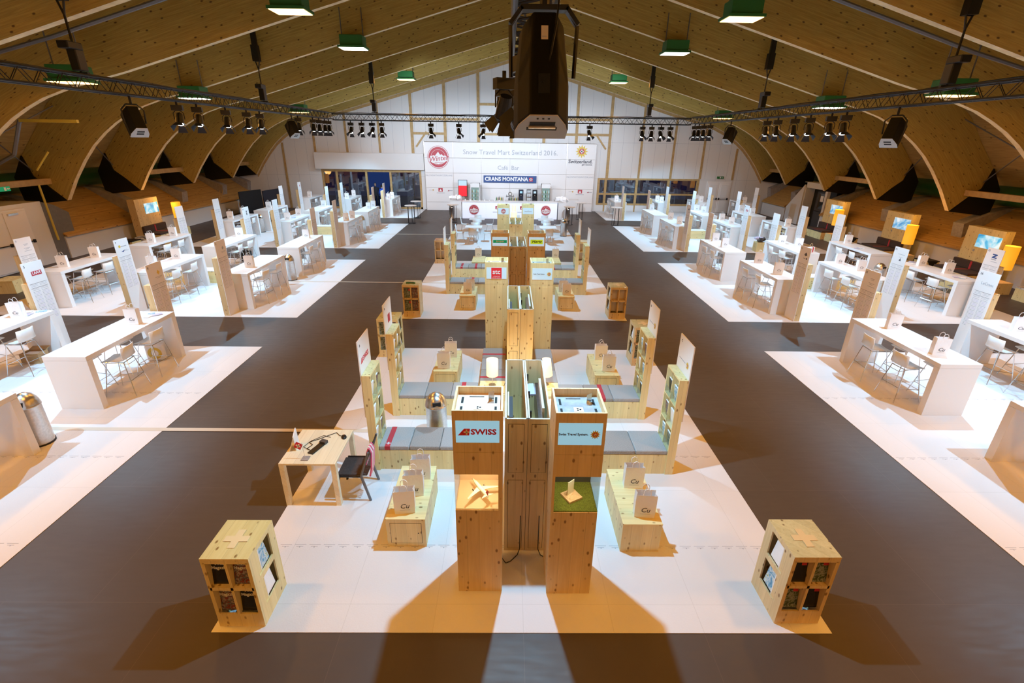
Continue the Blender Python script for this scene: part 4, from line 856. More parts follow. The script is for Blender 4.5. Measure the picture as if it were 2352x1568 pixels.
o = thing('paper_card', 'white folded card standing on the desk', 'card', (-3.3, 5.98, .75), .2); mb = MB(); mb.obox((0, 0, .14), (.012, .2, .3), Matrix.Rotation(.2, 3, 'X'), 'paper'); mb.build('front', o); mb = MB(); mb.obox((-.05, .0, .12), (.008, .16, .24), Matrix.Rotation(.35, 3, 'Y'), 'paper'); mb.build('prop', o)
o = thing('pennant', 'small red flag with white cross on a stand on the desk', 'flag', (-3.08, 5.72, .75)); mb = MB(); mb.box(-.05, -.05, 0, .05, .05, .012, 'concrete'); mb.build('foot', o); mb = MB(); mb.rod((0, 0, .01), (-.02, 0, .27), .003, 'steel'); mb.build('pole', o)
mb = MB(); mb.obox((-.07, 0, .22), (.1, .004, .1), Matrix.Rotation(.5, 3, 'Y'), 'red'); mb.obox((-.07, -.003, .22), (.02, .002, .07), Matrix.Rotation(.5, 3, 'Y'), 'whitecross'); mb.obox((-.07, -.003, .22), (.07, .002, .02), Matrix.Rotation(.5, 3, 'Y'), 'whitecross'); mb.build('flag_cloth', o)
ch = thing('chair', 'dark folding chair with leather seat beside the desk', 'chair', (-2.42, 5.95, 0), 0)
mb = MB(); mb.box(-.26, -.2, .43, .18, .22, .455, 'felt3'); mb.build('seat', ch, bevel=.01)
for y in (-.23, .25):
    mb = MB(); mb.rod((-.3, y, 0), (-.22, y, .45), .018, 'blackmetal'); mb.build('leg', ch); mb = MB(); mb.rod((.2, y, 0), (.1, y, .45), .02, 'pipe'); mb.rod((.1, y, .45), (.24, y, .86), .018, 'pipe'); mb.build('leg', ch)
mb = MB(); mb.obox((.205, .01, .74), (.02, .46, .26), Matrix.Rotation(.32, 3, 'Y'), 'black'); mb.build('backrest', ch, bevel=.01); mb = MB(); mb.rod((-.22, -.23, .44), (.1, -.23, .44), .015, 'blackmetal'); mb.rod((-.22, .25, .44), (.1, .25, .44), .015, 'blackmetal'); mb.build('seat_rail', ch)
sc = MB()
for k in range(5):
    x = 0; y = -.09+k*.035; m = 'scarf' if k % 2 == 0 else 'paper'; sc.path([(.17, y, .60), (.2, y+.01, .80), (.235, y, .885), (.265, y+.01, .8), (.25, y-.02, .55), (.22, y-.03, .42)], .014, m, 6)
sc = sc.build('scarf', None, (-2.42, 5.88, 0)); tag(sc, 'pink and white striped scarf draped over the chair back', 'scarf')
# domed steel bins
def bin_():
    t = thing('dome_bin', '', 'waste bin'); mb = MB(); mb.lathe([(0, 0), (.185, 0), (.185, .02), (.18, .03), (.18, .72), (.19, .73), (.19, .75), (.18, .76)], 'steel', 32); mb.build('body', t, smooth=True)
    mb = MB(); mb.lathe([(.185, .76), (.18, .80), (.155, .87), (.11, .93), (.05, .965), (0, .975)], 'steel', 32); mb.build('dome_lid', t, smooth=True); mb = MB(); mb.lathe([(.187, 0), (.19, .0), (.19, .03), (.187, .03)], 'black', 32); mb.build('rubber_foot', t)
    mb = MB(); mb.box(-.07, -.178, .79, .07, -.13, .86, 'slot'); mb.build('opening', t); return t
BN = Proto(bin_())
for x, y, l in ((-1.43, 7.28, 'domed steel bin between the two near left benches'), (-8.34, 7.15, 'domed steel bin behind the nearest left counter table'), (-8.36, 17.75, 'domed steel bin between left aisle-side tables, nearer pair'), (-14.1, 27.6, 'domed steel bin far left by a peach table end'),
                (-8.4, 27.6, 'domed steel bin between left aisle-side tables, farther pair'), (-3.98, 33.35, 'domed steel bin at the left end of the bar'), (3.8, 33.1, 'domed steel bin at the right end of the bar'), (2.95, 27.4, 'domed steel bin between the right cafe tables'),
                (13.62, 17.4, 'domed steel bin between right wall-side tables, nearer pair'), (11.4, 29.0-1.6, 'domed steel bin between right middle tables, farther pair'), (14.2, 27.4, 'domed steel bin between right wall-side tables, farther pair')):
    BN.put((x, y, .008), random.random()*.5, l, 'domed steel bins')
# paper gift bags
def bag():
    t = thing('gift_bag', '', 'paper bag'); w, d, h = .135, .06, .355
    mb = MB(); b0 = [(-w*.96, -d*.9, 0), (w*.96, -d*.9, 0), (w*.96, d*.9, 0), (-w*.96, d*.9, 0)]; b1 = [(-w, -d, h), (w, -d, h), (w, d, h), (-w, d, h)]; mid = [(-w, -d*.98, h*.5), (w, -d*.98, h*.5), (w*.86, 0, h*.62), (w, d*.98, h*.5), (-w, d*.98, h*.5), (-w*.86, 0, h*.62)]
    b1 = [(-w, -d, h), (w, -d, h), (w*.84, 0, h*.99), (w, d, h), (-w, d, h), (-w*.84, 0, h*.99)]; b0 = [(-w*.96, -d, 0), (w*.96, -d, 0), (w*.96, 0, 0), (w*.96, d, 0), (-w*.96, d, 0), (-w*.96, 0, 0)]
    vs = b0+mid+b1; fs = [(5,4,3,2,1,0)]
    for r in (0, 6): fs += [(r+i, r+(i+1) % 6, r+6+(i+1) % 6, r+6+i) for i in range(6)]
    mb.add(vs, fs, 'paper'); o = mb.build('body', t); sd = o.modifiers.new('thickness', 'SOLIDIFY'); sd.thickness = .002
    for y in (-d+.004, d-.004):
        mb = MB(); mb.path([(-.045, y, h-.03), (-.045, y, h+.05), (-.03, y, h+.085), (0, y, h+.098), (.03, y, h+.085), (.045, y, h+.05), (.045, y, h-.03)], .0045, 'paper', 5); mb.build('handle', t)
    text('Cu', .10, 'print', t, (.0, -d-.003, .12), FRONT, name='printed_emblem', shear=.25)
    mb = MB(); mb.box(-.06, -d-.002, .058, .07, -d-.0012, .062, 'greyprint'); mb.build('printed_line', t); return t
BG = Proto(bag())
random.seed(21)
for x, y, r, l in ((-1.53, 5.0, .12, 'nearest of three white gift bags on the near left plinth'), (-1.47, 5.33, .1, 'middle of three white gift bags on the near left plinth'), (-1.43, 5.68, .08, 'farthest of three white gift bags on the near left plinth'),
                   (1.61, 4.95, -.08, 'nearer of two white gift bags on the near right plinth'), (1.6, 5.52, -.03, 'farther of two white gift bags on the near right plinth'),
                   (-1.55, 9.33, 0, 'nearer white gift bag on the second left plinth'), (-1.46, 9.88, .1, 'farther white gift bag on the second left plinth'), (1.97, 9.25, -.08, 'nearer white gift bag on the second right plinth'), (1.9, 9.82, 0, 'farther white gift bag on the second right plinth'),
                   (-1.46, 14.76, 0, 'nearer white gift bag on the third left plinth'), (-1.4, 15.1, .1, 'farther white gift bag on the third left plinth'), (1.68, 14.72, 0, 'nearer white gift bag on the third right plinth'), (1.6, 15.05, 0, 'farther white gift bag on the third right plinth'),
                   (-1.42, 19.9, 0, 'white gift bag on the farthest left plinth'), (1.8, 19.95, 0, 'white gift bag on the farthest right plinth')):
    BG.put((x, y, .47), r, l, 'white paper gift bags')
tag(MB().prism([(-.08, 0), (.06, 0), (.0, .3)], -.004, .004, 'board', 'y').build('folded_card', None, (1.68, 5.15, .471), -.4), 'white pointed card standing between bags on the near right plinth', 'card')
# cafe area
def cafe_table():
    t = thing('cafe_table', '', 'table'); mb = MB(); mb.box(-.44, -.4, .73, .44, .4, .755, 'white'); mb.build('tabletop', t, bevel=.004); mb = MB(); mb.rod((0, 0, .02), (0, 0, .73), .035, 'steel', 12); mb.build('column', t); mb = MB(); mb.box(-.22, -.22, 0, .22, .22, .02, 'steel'); mb.build('base_plate', t); return t
CT = Proto(cafe_table())
def cafe_chair():
    t = thing('cafe_chair', '', 'chair'); mb = MB()
    prof = [(-.2, .44), (-.05, .43), (.14, .44), (.19, .48), (.21, .6), (.25, .84)]; vs = []
    for y, z in prof:
        for x in (-.21, 0, .21): vs.append((x, y, z-(.012 if x == 0 else 0)))
    mb.add(vs, [(3*i+j, 3*i+j+1, 3*i+j+4, 3*i+j+3) for i in range(5) for j in range(2)], 'shell'); o = mb.build('seat_shell', t, smooth=True); s = o.modifiers.new('thickness', 'SOLIDIFY'); s.thickness = .012
    for sx in (-1, 1):
        for y in (-1, 1): mb = MB(); mb.rod((sx*.21, y*.2+.02, 0), (sx*.16, y*.14+.01, .43), .01, 'chrome'); mb.build('leg', t)
    return t
CC = Proto(cafe_chair())
for i, (x, y, nm) in enumerate(((-2.0, 25.7, 'near left'), (-1.98, 28.5, 'far left'), (1.93, 25.75, 'near right'), (2.0, 28.5, 'far right'), (.3, 28.6, 'middle'))):
    CT.put((x, y, .008), 0, 'white square cafe table, %s of five before the bar' % nm, 'white cafe tables')
    for dx, dy, r, w in ((0, -.62, pi, 'camera side'), (-.72, .05, pi/2, 'left side'), (.72, 0, -pi/2, 'right side'), (0, .62, 0, 'bar side')):
        if nm == 'middle' and w in ('left side', 'right side'): continue
        if nm == 'near right' and w == 'right side': continue
        CC.put((x+dx, y+dy, .008), r, 'white cafe chair on the %s of the %s cafe table' % (w, nm), 'white cafe chairs')
# ================================================================== SIDE BLOCKS: counter tables, stools, tall signs, bags
COLS = [(8.53, 'aisle-side'), (11.36, 'middle'), (14.16, 'wall-side')]
ROWS = [(4.28, 6.88), (8.26, 10.86), (14.33, 16.93), (18.24, 20.76), (24.2, 26.76), (27.95, 30.6), (34.1, 36.65)]
def counter():
    t = thing('counter_table', '', 'table'); L2, w, h, e = 1.3, .41, 1.13, .13
    mb = MB(); mb.box(-w, -L2, h-.085, w, L2, h, 'white'); mb.build('tabletop', t, bevel=.003)
    for s in (-1, 1): mb = MB(); mb.box(-w+.001, min(s*L2, s*(L2-e)), 0, w-.001, max(s*L2, s*(L2-e)), h-.088, 'white'); mb.build('end_panel', t, bevel=.003)
    return t
TB = Proto(counter())
def stool():
    t = thing('bar_stool', '', 'stool'); mb = MB(); prof = [(-.22, .735), (-.1, .75), (.1, .745), (.185, .76), (.215, .80), (.24, .9), (.262, 1.04)]; vs = []
    for i, (x, z) in enumerate(prof):
        for k, y in enumerate((-.2, -.1, 0, .1, .2)): q = (abs(y)/.2)**2; vs.append((x-(.035*q if i > 4 else 0), y, z+(.0 if i > 3 else .012*q)))
    mb.add(vs, [(5*i+j, 5*i+j+1, 5*i+j+6, 5*i+j+5) for i in range(6) for j in range(4)], 'shell'); o = mb.build('seat_shell', t, smooth=True); s = o.modifiers.new('thickness', 'SOLIDIFY'); s.thickness = .014
    for sx in (-1, 1):
        for y in (-1, 1): mb = MB(); mb.rod((sx*.29+.0, y*.26, 0), (sx*.16+.02, y*.16, .735), .0095, 'chrome', 6); mb.build('leg', t)
    def at(sx, y, z): f = z/.735; return (sx*.29+(sx*.16+.02-sx*.29)*f, y*(.26-.1*f), z)
    mb = MB(); mb.path([at(-1, -1, .27), at(-1, 1, .27), at(1, 1, .33), at(1, -1, .33), at(-1, -1, .27)], .007, 'chrome', 5); mb.build('foot_rail', t)
    mb = MB(); mb.path([at(-1, -1, .725), at(-1, 1, .725), at(1, 1, .725), at(1, -1, .725), at(-1, -1, .725)], .009, 'chrome', 5); mb.build('seat_frame', t); return t
ST = Proto(stool())
def tall_sign():
    t = thing('tall_sign', '', 'sign'); mb = MB(); mb.box(-.008, -.26, 0, .008, .26, 2.22, 'board'); mb.build('board', t)
    mb = MB(); mb.box(-.185, -.24, 0, -.009, .24, 1.74, 'pine_warm'); mb.build('post_box', t, bevel=.003)
    mb = MB(); x = .0085
    for z in (1.72, 1.62): mb.box(x, -.22, z, x+.001, .22, z+.006, 'print')
    for z in (1.69, 1.66, 1.6, 1.57): mb.box(x, -.2, z, x+.001, -.03, z+.006, 'greyprint'); mb.box(x, .02, z, x+.001, .2, z+.006, 'greyprint')
    for i in range(22):
        z = 1.53-i*.033
        for y0, y1, m in ((-.2, -.16, 'greyprint'), (-.15, -.02, 'lilac' if i % 3 else 'greyprint'), (.02, .06, 'greyprint'), (.07, .2, 'lilac' if i % 4 else 'greyprint')): mb.box(x, y0, z, x+.001, y1, z+.008, m)
    mb.build('timetable', t); return t
SG = Proto(tall_sign())
LOGO = {('left', 1, 0): ('8', 'crest'), ('left', 1, 1): ('5', 'LAAX'), ('left', 2, 2): ('7', 'lines'), ('left', 2, 1): ('9', 'sun'), ('left', 2, 0): ('3', 'crest2'), ('right', 1, 0): ('25', 'lines2'), ('right', 1, 1): ('26', 'LeCrans'),
        ('right', 2, 1): ('19', 'tower'), ('right', 2, 0): ('15', 'chip'), ('right', 2, 2): ('22', 'Z'), ('right', 4, 1): ('18', 'redbar'), ('right', 4, 0): ('13', 'chip'), ('left', 3, 1): ('10', 'eight'), ('left', 6, 2): ('4', 'redheart')}
def logo_on(t, spec):
    num, kind = spec; x = .0095; rr = (pi/2, 0, pi/2); fp = MB()
    text(num, .075, 'print', t, (x, -.2, 2.14), rr, name='number')
    def bar(y0, z0, y1, z1, m='greyprint'): fp.box(x-.001, y0, z0, x+.001, y1, z1, m)
    if kind == 'LAAX': bar(-.09, 1.9, .17, 2.0, 'redlogo'); fp.build('logo_field', t); text('LAAX', .085, 'whitecross', t, (x+.001, .04, 1.955), rr, name='logo', bold=.002); return
    if kind == 'LeCrans': text('LeCrans', .095, 'greyprint', t, (x, .03, 1.93), rr, name='logo'); return
    if kind == 'Z': bar(-.05, 2.04, .1, 2.07, 'blue'); bar(-.05, 1.95, .1, 1.98, 'blue'); fp.prism([(.1, 2.04), (.03, 2.04), (-.05, 1.98), (.02, 1.98)], x-.001, x+.001, 'blue', 'x'); bar(-.05, 1.9, .1, 1.93); bar(-.04, 1.84, .16, 1.852)
    elif kind in ('crest', 'crest2'): fp.prism([(.04, 1.98), (.09, 2.04), (.14, 1.98), (.09, 1.93)], x-.001, x+.001, 'gold' if kind == 'crest' else 'greyprint', 'x'); bar(-.04, 1.88, .2, 1.888); bar(0, 1.855, .16, 1.862)
    elif kind == 'sun': fp.prism([(-.1+.04*cos(a), 2.02+.04*sin(a)) for a in [i*pi/6 for i in range(12)]], x-.001, x+.001, 'gold', 'x'); bar(-.05, 2.0, .16, 2.02); fp.prism([(-.08, 1.87), (.05, 1.9), (0, 1.85)], x-.001, x+.001, 'blue', 'x'); bar(.03, 1.87, .2, 1.88); bar(.03, 1.9, .14, 1.906)
    elif kind == 'tower': bar(-.08, 2.03, .18, 2.04); bar(-.02, 1.95, .12, 1.958); fp.prism([(.01, 1.85), (.05, 1.93), (.09, 1.85)], x-.001, x+.001, 'print', 'x')
    elif kind == 'chip': fp.prism([(.02, 2.03), (.07, 2.07), (.12, 2.03), (.14, 1.99), (.07, 1.96), (0, 1.99)], x-.001, x+.001, 'print', 'x'); bar(-.02, 1.88, .1, 1.9); bar(.12, 1.87, .17, 1.92, 'print')
    elif kind == 'redbar': bar(-.08, 2.0, .16, 2.03, 'redlogo'); bar(-.08, 1.95, .16, 1.98, 'redlogo'); bar(-.05, 1.87, .12, 1.88)
    elif kind == 'eight': fp.prism([(.05+.035*cos(a), 2.03+.045*sin(a)) for a in [i*pi/6 for i in range(12)]], x-.001, x+.001, 'print', 'x'); fp.prism([(.05+.04*cos(a), 1.93+.05*sin(a)) for a in [i*pi/6 for i in range(12)]], x-.001, x+.001, 'print', 'x')
    elif kind == 'redheart': fp.prism([(.0, 2.0), (.05, 2.06), (.1, 2.0), (.05, 1.9)], x-.001, x+.001, 'red', 'x')
    else:
        for z, a, b in ((2.03, -.02, .12), (2.0, 0, .1), (1.92, -.04, .15), (1.89, 0, .1), (1.84, -.05, .18)): bar(a, z, b, z+.01)
    fp.build('logo', t)
BAGS = dict(left=[(-8.45,10.03),(-11.3,10.37),(-14.15,14.95),(-14.2,16.28),(-11.38,16.16),(-11.42,15.02),(-14.06,18.85),(-14.12,20.26),(-8.46,15.2),(-8.53,20.08),(-11.4,20.3),(-14.23,24.94),(-14.3,26.4),(-11.25,24.7),(-11.34,26.3),(-8.39,24.88),(-8.3,25.63),(-14.18,29.04),(-11.36,30.1),(-8.43,29.3),(-8.38,30.2),(-14.1,35.11),(-11.3,34.45),(-11.41,36.4),(-8.45,34.5),(-8.4,35.4)],
            right=[(8.56,16.49),(8.5,15.06),(8.6,20.4),(8.5,19.22),(11.25,20.04),(11.6,19.4),(11.4,16.49),(11.5,15.56),(14.2,20.3),(14.2,16.37),(14.25,15.34),(8.59,10.18),(8.45,8.75),(11.3,10.0),(8.6,26.5),(8.6,25.04),(11.34,26.4),(11.3,25.1),(14.03,24.75),(8.6,30.2),(11.5,29.46),(11.4,30.3),(14.16,30.3),(14.2,28.95),(7.4,34.88),(10.4,35.3),(10.5,34.6),(13.5,36.0),(13.5,35.2),(16.5,35.0)])
RE = lambda r: ORD[r]+' row'
FIRST = {}
for side, s in (('left', -1), ('right', 1)):
    for r, (ya, yb) in enumerate(ROWS):
        cols = COLS if not (side == 'right' and r == 6) else [(7.55, 'aisle-side'), (10.55, 'middle'), (13.45, 'wall-side'), (16.6, 'outermost')]
        for ci, (cx, cn) in enumerate(cols):
            x = s*cx; yc = (ya+yb)/2
            if not (vis(s*(cx-.41), yb, 1.13) or vis(x, yb, .1) or vis(x, ya, 1.13) or vis(s*(cx-.41), yb, 0)): continue
            tn = '%s %s table' % (side, cn)
            TB.put((x, yc, .008), 0, 'white counter table of the %s %s column, %s from the camera' % (side, cn, RE(r)), 'white counter tables')
            n = 0
            for fn, fx in (('aisle-facing', -s), ('wall-facing', s)):
                for en, ey in (('near', ya+.76), ('far', yb-.92)):
                    n += 1; jx = x+fx*.36; jy = ey+((r*7+ci*3+n*5) % 5-2)*.03
                    if not vis(jx, jy, .9, 60): continue
                    if r == 6 and fn == 'wall-facing': continue
                    ST.put((jx, jy, .008), (0 if fx > 0 else pi)+((r+n+ci) % 3-1)*.09, 'white stool, %s side, %s seat of the %s, %s' % (fn, en, tn, RE(r)), 'white bar stools')
            # tall sign
            if r == 0: continue
            sy = yb+.29 if r in (1, 3, 5) else ya-.38
            if vis(x, sy, 1.9):
                key = (side, r, ci); nm = {'LAAX': 'with red rectangle logo', 'LeCrans': 'with pale grey lettering'}.get(LOGO.get(key, ('', ''))[1], '')
                g = SG.put((x, sy, .008), 0 if s < 0 else pi, 'tall white sign board %s at the %s, %s' % (nm, tn, RE(r)) if nm else 'tall white sign board at the %s end of the %s, %s' % ('far' if r in (1, 3, 5) else 'near', tn, RE(r)), 'tall white sign boards')
                FIRST[key] = g
        if r in (2, 4):   # low pine storage boxes between the rows
            for x0, x1, nn in (((10.75, 12.7, 'middle'),) if r == 2 else ((9.75, 10.85, 'middle'),)):
                xx = s*(x0+x1)/2; o = thing('storage_box', 'low pine box with white lid between %s %s tables, %s group' % (side, nn, ('nearer', 'farther')[r//4]), 'storage box', (xx, yb+.25, .008)); w = (x1-x0)/2
                mb = MB(); mb.box(-w, 0, 0, w, .5, .44, 'pinex'); mb.build('body', o); mb = MB(); mb.box(-w-.01, -.01, .44, w+.01, .51, .46, 'white'); mb.build('lid', o)
for key, spec in LOGO.items():
    if key in FIRST: logo_on(FIRST[key], spec)
cnt = {}
for side, s in (('left', -1), ('right', 1)):
    for x, y in BAGS[side]:
        r = min(range(7), key=lambda k: abs(y-(ROWS[k][0]+ROWS[k][1])/2)); cc = COLS if not (side == 'right' and r == 6) else [(7.55, 'aisle-side'), (10.55, 'middle'), (13.45, 'wall-side'), (16.6, 'outermost')]
        cn = min(cc, key=lambda c: abs(abs(x)-c[0]))[1]; k = (side, r, cn)
        mates = sorted(b[1] for b in BAGS[side] if min(range(7), key=lambda q: abs(b[1]-(ROWS[q][0]+ROWS[q][1])/2)) == r and min(cc, key=lambda c: abs(abs(b[0])-c[0]))[1] == cn)
        wh = '' if len(mates) == 1 else ('nearer of two, ', 'farther of two, ')[mates.index(y) > 0]
        BG.put((x, y, 1.138), (.12 if s < 0 else -.12)+((int(y*7)) % 5-2)*.06, 'white gift bag, %son the %s %s table, %s' % (wh, side, cn, RE(r)), 'white paper gift bags')
# loose leaflets and other things left on the tables
def leaflets(x, y, where, seed):
    random.seed(seed)
    for i, m in enumerate(('cover_sky', 'paper', 'lilac')):
        o = MB().box(-.07, -.1, 0, .07, .1, .004, m).build('leaflet', None, (x+random.uniform(-.15, .15), y+random.uniform(-.2, .2), 1.139+i*.005), random.uniform(-1, 1)); tag(o, 'loose %s leaflet on the %s' % (('sky-blue', 'white', 'lilac')[i], where), 'leaflet', 'loose leaflets on tables')
for x, y, w, sd in ((-8.4, 10.5, 'left aisle-side table, second row', 1), (-11.3, 10.6, 'left middle table, second row', 2), (14.25, 14.7, 'right wall-side table, third row', 3), (14.2, 16.8, 'right wall-side table far end, third row', 4), (14.0, 19.2, 'right wall-side table, fourth row', 5), (-14.1, 25.7, 'left wall-side table, fifth row', 6), (-11.2, 25.6, 'left middle table, fifth row', 7), (8.5, 24.5, 'right aisle-side table, fifth row', 8), (-8.5, 26.2, 'left aisle-side table, fifth row', 9)): leaflets(x, y, w, sd)
o = thing('paper_cushion', 'white cushion with gold ring print leaning under the nearest left table', 'cushion', (-8.6, 10.56, .008), .2); mb = MB(); mb.box(-.2, -.06, 0, .2, .06, .4, 'board'); mb.build('body', o, bevel=.04); mb = MB(); mb.lathe([(.12, 0), (.15, .004), (.1, .008), (.08, .004)], 'gold', 24); mb.build('ring_print', o, (0, -.06, .2), rot=(pi/2, 0, 0))
o = thing('cardboard_box', 'open cardboard box with papers under the left middle table', 'box', (-11.36, 10.42, .008), .1); mb = MB(); mb.box(-.2, -.15, 0, .2, -.14, .25, 'cardboard'); mb.box(-.2, .14, 0, .2, .15, .25, 'cardboard'); mb.box(-.2, -.14, 0, -.19, .14, .25, 'cardboard'); mb.box(.19, -.14, 0, .2, .14, .25, 'cardboard'); mb.box(-.19, -.14, 0, .19, .14, .01, 'cardboard'); mb.build('box', o)
for sy in (-1, 1): mb = MB(); mb.obox((0, sy*.21, .27), (.38, .13, .005), Matrix.Rotation(sy*.3, 3, 'X'), 'cardboard'); mb.build('flap', o)
mb = MB(); mb.box(-.17, -.12, .01, .17, .12, .2, 'paper'); tag(mb.build('paper_stack', None, (-11.36, 10.42, .018), .1), 'stack of white paper inside the open cardboard box', 'paper')
o = thing('backpack', 'black backpack under the left middle table, fourth row', 'backpack', (-11.36, 20.45, .008)); mb = MB(); mb.box(-.2, -.12, 0, .2, .12, .5, 'black'); mb.build('body', o, bevel=.06); mb = MB(); mb.box(-.14, -.17, .05, .14, -.12, .28, 'darkgrey'); mb.build('pocket', o, bevel=.02); mb = MB(); mb.path([(-.05, 0, .49), (-.03, 0, .55), (.03, 0, .55), (.05, 0, .49)], .012, 'black'); mb.build('handle', o)
o = thing('handbag', 'white and red handbag standing on the right middle table, fourth row', 'handbag', (11.5, 18.42, 1.138), .4); mb = MB(); mb.box(-.16, -.07, 0, .16, .07, .2, 'paper'); mb.build('body', o, bevel=.02); mb = MB(); mb.box(.02, -.073, 0, .08, .073, .2, 'red'); mb.build('red_stripe', o); mb = MB(); mb.path([(-.09, 0, .2), (-.06, 0, .3), (0, 0, .34), (.06, 0, .3), (.09, 0, .2)], .01, 'cardboard'); mb.build('handle', o)
o = thing('jacket_pile', 'dark and pale clothing heaped beside the right middle table, fifth row', 'clothing', (12.35, 23.9, .008)); mb = MB(); mb.box(-.2, -.2, 0, .2, .2, .46, 'pine'); mb.build('box', o); random.seed(6)
for m in ('black', 'lilac', 'darkgrey'): mb = MB(); [mb.obox((random.uniform(-.15, .15), random.uniform(-.12, .12), .5+random.uniform(0, .16)), (.22, .2, .1), Matrix.Rotation(random.uniform(-.8, .8), 3, Vector((random.random(), random.random(), .3)).normalized()), m) for i in range(4)]; mb.build('garment', o, bevel=.02)
o = thing('open_box', 'plain pine box on the floor at the left hall edge', 'box', (-17.1, 16.0, 0), .15); mb = MB(); mb.box(-.3, -.35, 0, .3, .35, .42, 'pine'); mb.build('body', o); mb = MB(); mb.box(-.31, -.36, .42, .31, .36, .44, 'piney'); mb.build('lid', o)

# ================================================================== LOUNGE KIOSKS ALONG THE SIDES
def kiosk(s, ya, yb, lab, pic, lampy, stools):
    t = thing('lounge_kiosk', 'pine lounge panel with lit snow screen and brown sofa, '+lab, 'media kiosk', (s*18.4, ya, 0)); L_ = yb-ya
    mb = MB(); mb.box(min(0, s*.35), 0, 0, max(0, s*.35), L_, 2.07, 'pine_warm' if s < 0 else 'pine'); mb.build('panel', t, bevel=.004)
    y0 = .06 if s > 0 else L_-1.05
    mb = MB(); mb.box(min(0, -s*.012), y0, 1.33, max(0, -s*.012), y0+.98, 1.82, pic); mb.build('screen', t)
    mb = MB(); mb.box(min(0, -s*.01), y0+.92, 1.14, max(0, -s*.01), y0+1.0, 1.22, 'greyprint'); mb.build('switch_plate', t)
    sf = thing('sofa', 'brown felt sofa on a pine base, '+lab, 'sofa', (s*17.95, ya, 0))
    mb = MB(); mb.box(-.42, 0, 0, .42, L_, .38, 'pine'); mb.build('base', sf); 
    for i in range(2): mb = MB(); mb.box(-.42, L_*i/2+.005, .382, .42, L_*(i+1)/2-.005, .47, 'felt3'); mb.build('seat_cushion', sf, bevel=.02); mb = MB(); mb.box(min(s*.3, s*.42), L_*i/2+.005, .475, max(s*.3, s*.42), L_*(i+1)/2-.005, .79, 'felt3'); mb.build('back_cushion', sf, bevel=.02)
    mb = MB(); mb.box(min(s*.29, s*.3), L_*.45, .48, max(s*.29, s*.3), L_*.5, .78, 'redfelt'); mb.box(-.42, L_*.45, .471, s*.3 if s > 0 else .42, L_*.5, .474, 'redfelt'); mb.build('red_stripe', sf)
    l = thing('floor_lamp', 'orange glowing drum lamp on a pine box, '+lab, 'lamp', (s*17.9, lampy, 0)); mb = MB(); mb.box(-.28, -.28, 0, .28, .28, .42, 'pine'); mb.build('base', l); mb = MB(); mb.rod((0, 0, .42), (0, 0, 1.0), .015, 'steel'); mb.build('stem', l)
    mb = MB(); mb.lathe([(.215, .88), (.215, 1.72), (.21, 1.72), (.21, .88)], 'shade_warm', 28); mb.build('lamp_shade', l, smooth=True)
    for i, (dx, dy, cov) in enumerate(stools):
        q = thing('hide_stool', '%s, %s stool by the %s kiosk' % (('black and white hide covered pine stool', 'dark hide draped pine stool', 'brown topped pine stool')[cov], ('nearest', 'middle', 'farthest')[i], lab.split(' ')[0]+' side '+lab.split(',')[1].strip().split(' ')[0].replace('only', 'lone')), 'stool', (s*(17.95-dx), lampy+dy, 0), .2*i)
        mb = MB(); mb.box(-.3, -.3, 0, .3, .3, .42, 'pine'); mb.build('box', q); mb = MB(); mb.box(-.31, -.31, .42, .31, .31, .46, ('hide', 'black', 'felt3')[cov]); mb.prism([(-.2, .42), (.22, .42), (.1, .25), (0, .18), (-.12, .3)], -.318, -.305, ('hide', 'black', 'felt3')[cov], 'y'); mb.build('cover', q)
kiosk(1, 17.95, 19.55, 'right side, nearest the camera', 'alps', 17.05, [(-.1, -1.1, 0), (1.1, .6, 2)])
kiosk(1, 22.4, 24.0, 'right side, middle one', 'alps2', 21.66, [(0, -1.25, 1), (1.1, -.9, 0)])
kiosk(1, 27.3, 28.9, 'right side, farthest one', 'alps2', 26.8, [(0, -1.2, 1), (1.2, 2.2, 2)])
kiosk(-1, 24.3, 25.95, 'left side, only one', 'alps', 26.55, [(.1, -3.9, 1), (.2, -3.1, 0), (1.2, -2.6, 2)])
for pts, l in (([(-17.9, 33.0), (-17.35, 34.9)], 'left'), ([(-17.3, 35.0), (-17.0, 37.3)], 'right')):
    (xa, ya), (xb_, yb_) = pts; o = thing('partition_panel', 'black folding partition leaf by the far left corner, %s leaf' % l, 'partition', (xa, ya, 0), math.atan2(yb_-ya, xb_-xa)); w = math.dist(*pts)
    mb = MB(); mb.box(0, 0, .03, w, .05, 1.62 if l == 'left' else 1.5, 'black' if l == 'left' else 'navy'); mb.build('panel', o); mb = MB(); mb.box(.05, -.2, 0, .1, .25, .03, 'blackmetal'); mb.box(w-.1, -.2, 0, w-.05, .25, .03, 'blackmetal'); mb.build('foot', o)
o = MB(); o.rod((-18.9, 31.6, .02), (-19.1, 33.4, 1.7), .02, 'post'); o.rod((-18.75, 31.6, .02), (-19.1, 33.0, 1.7), .02, 'post'); tag(o.build('wooden_lath'), 'pair of wooden laths leaning at the left bench slope', 'laths')

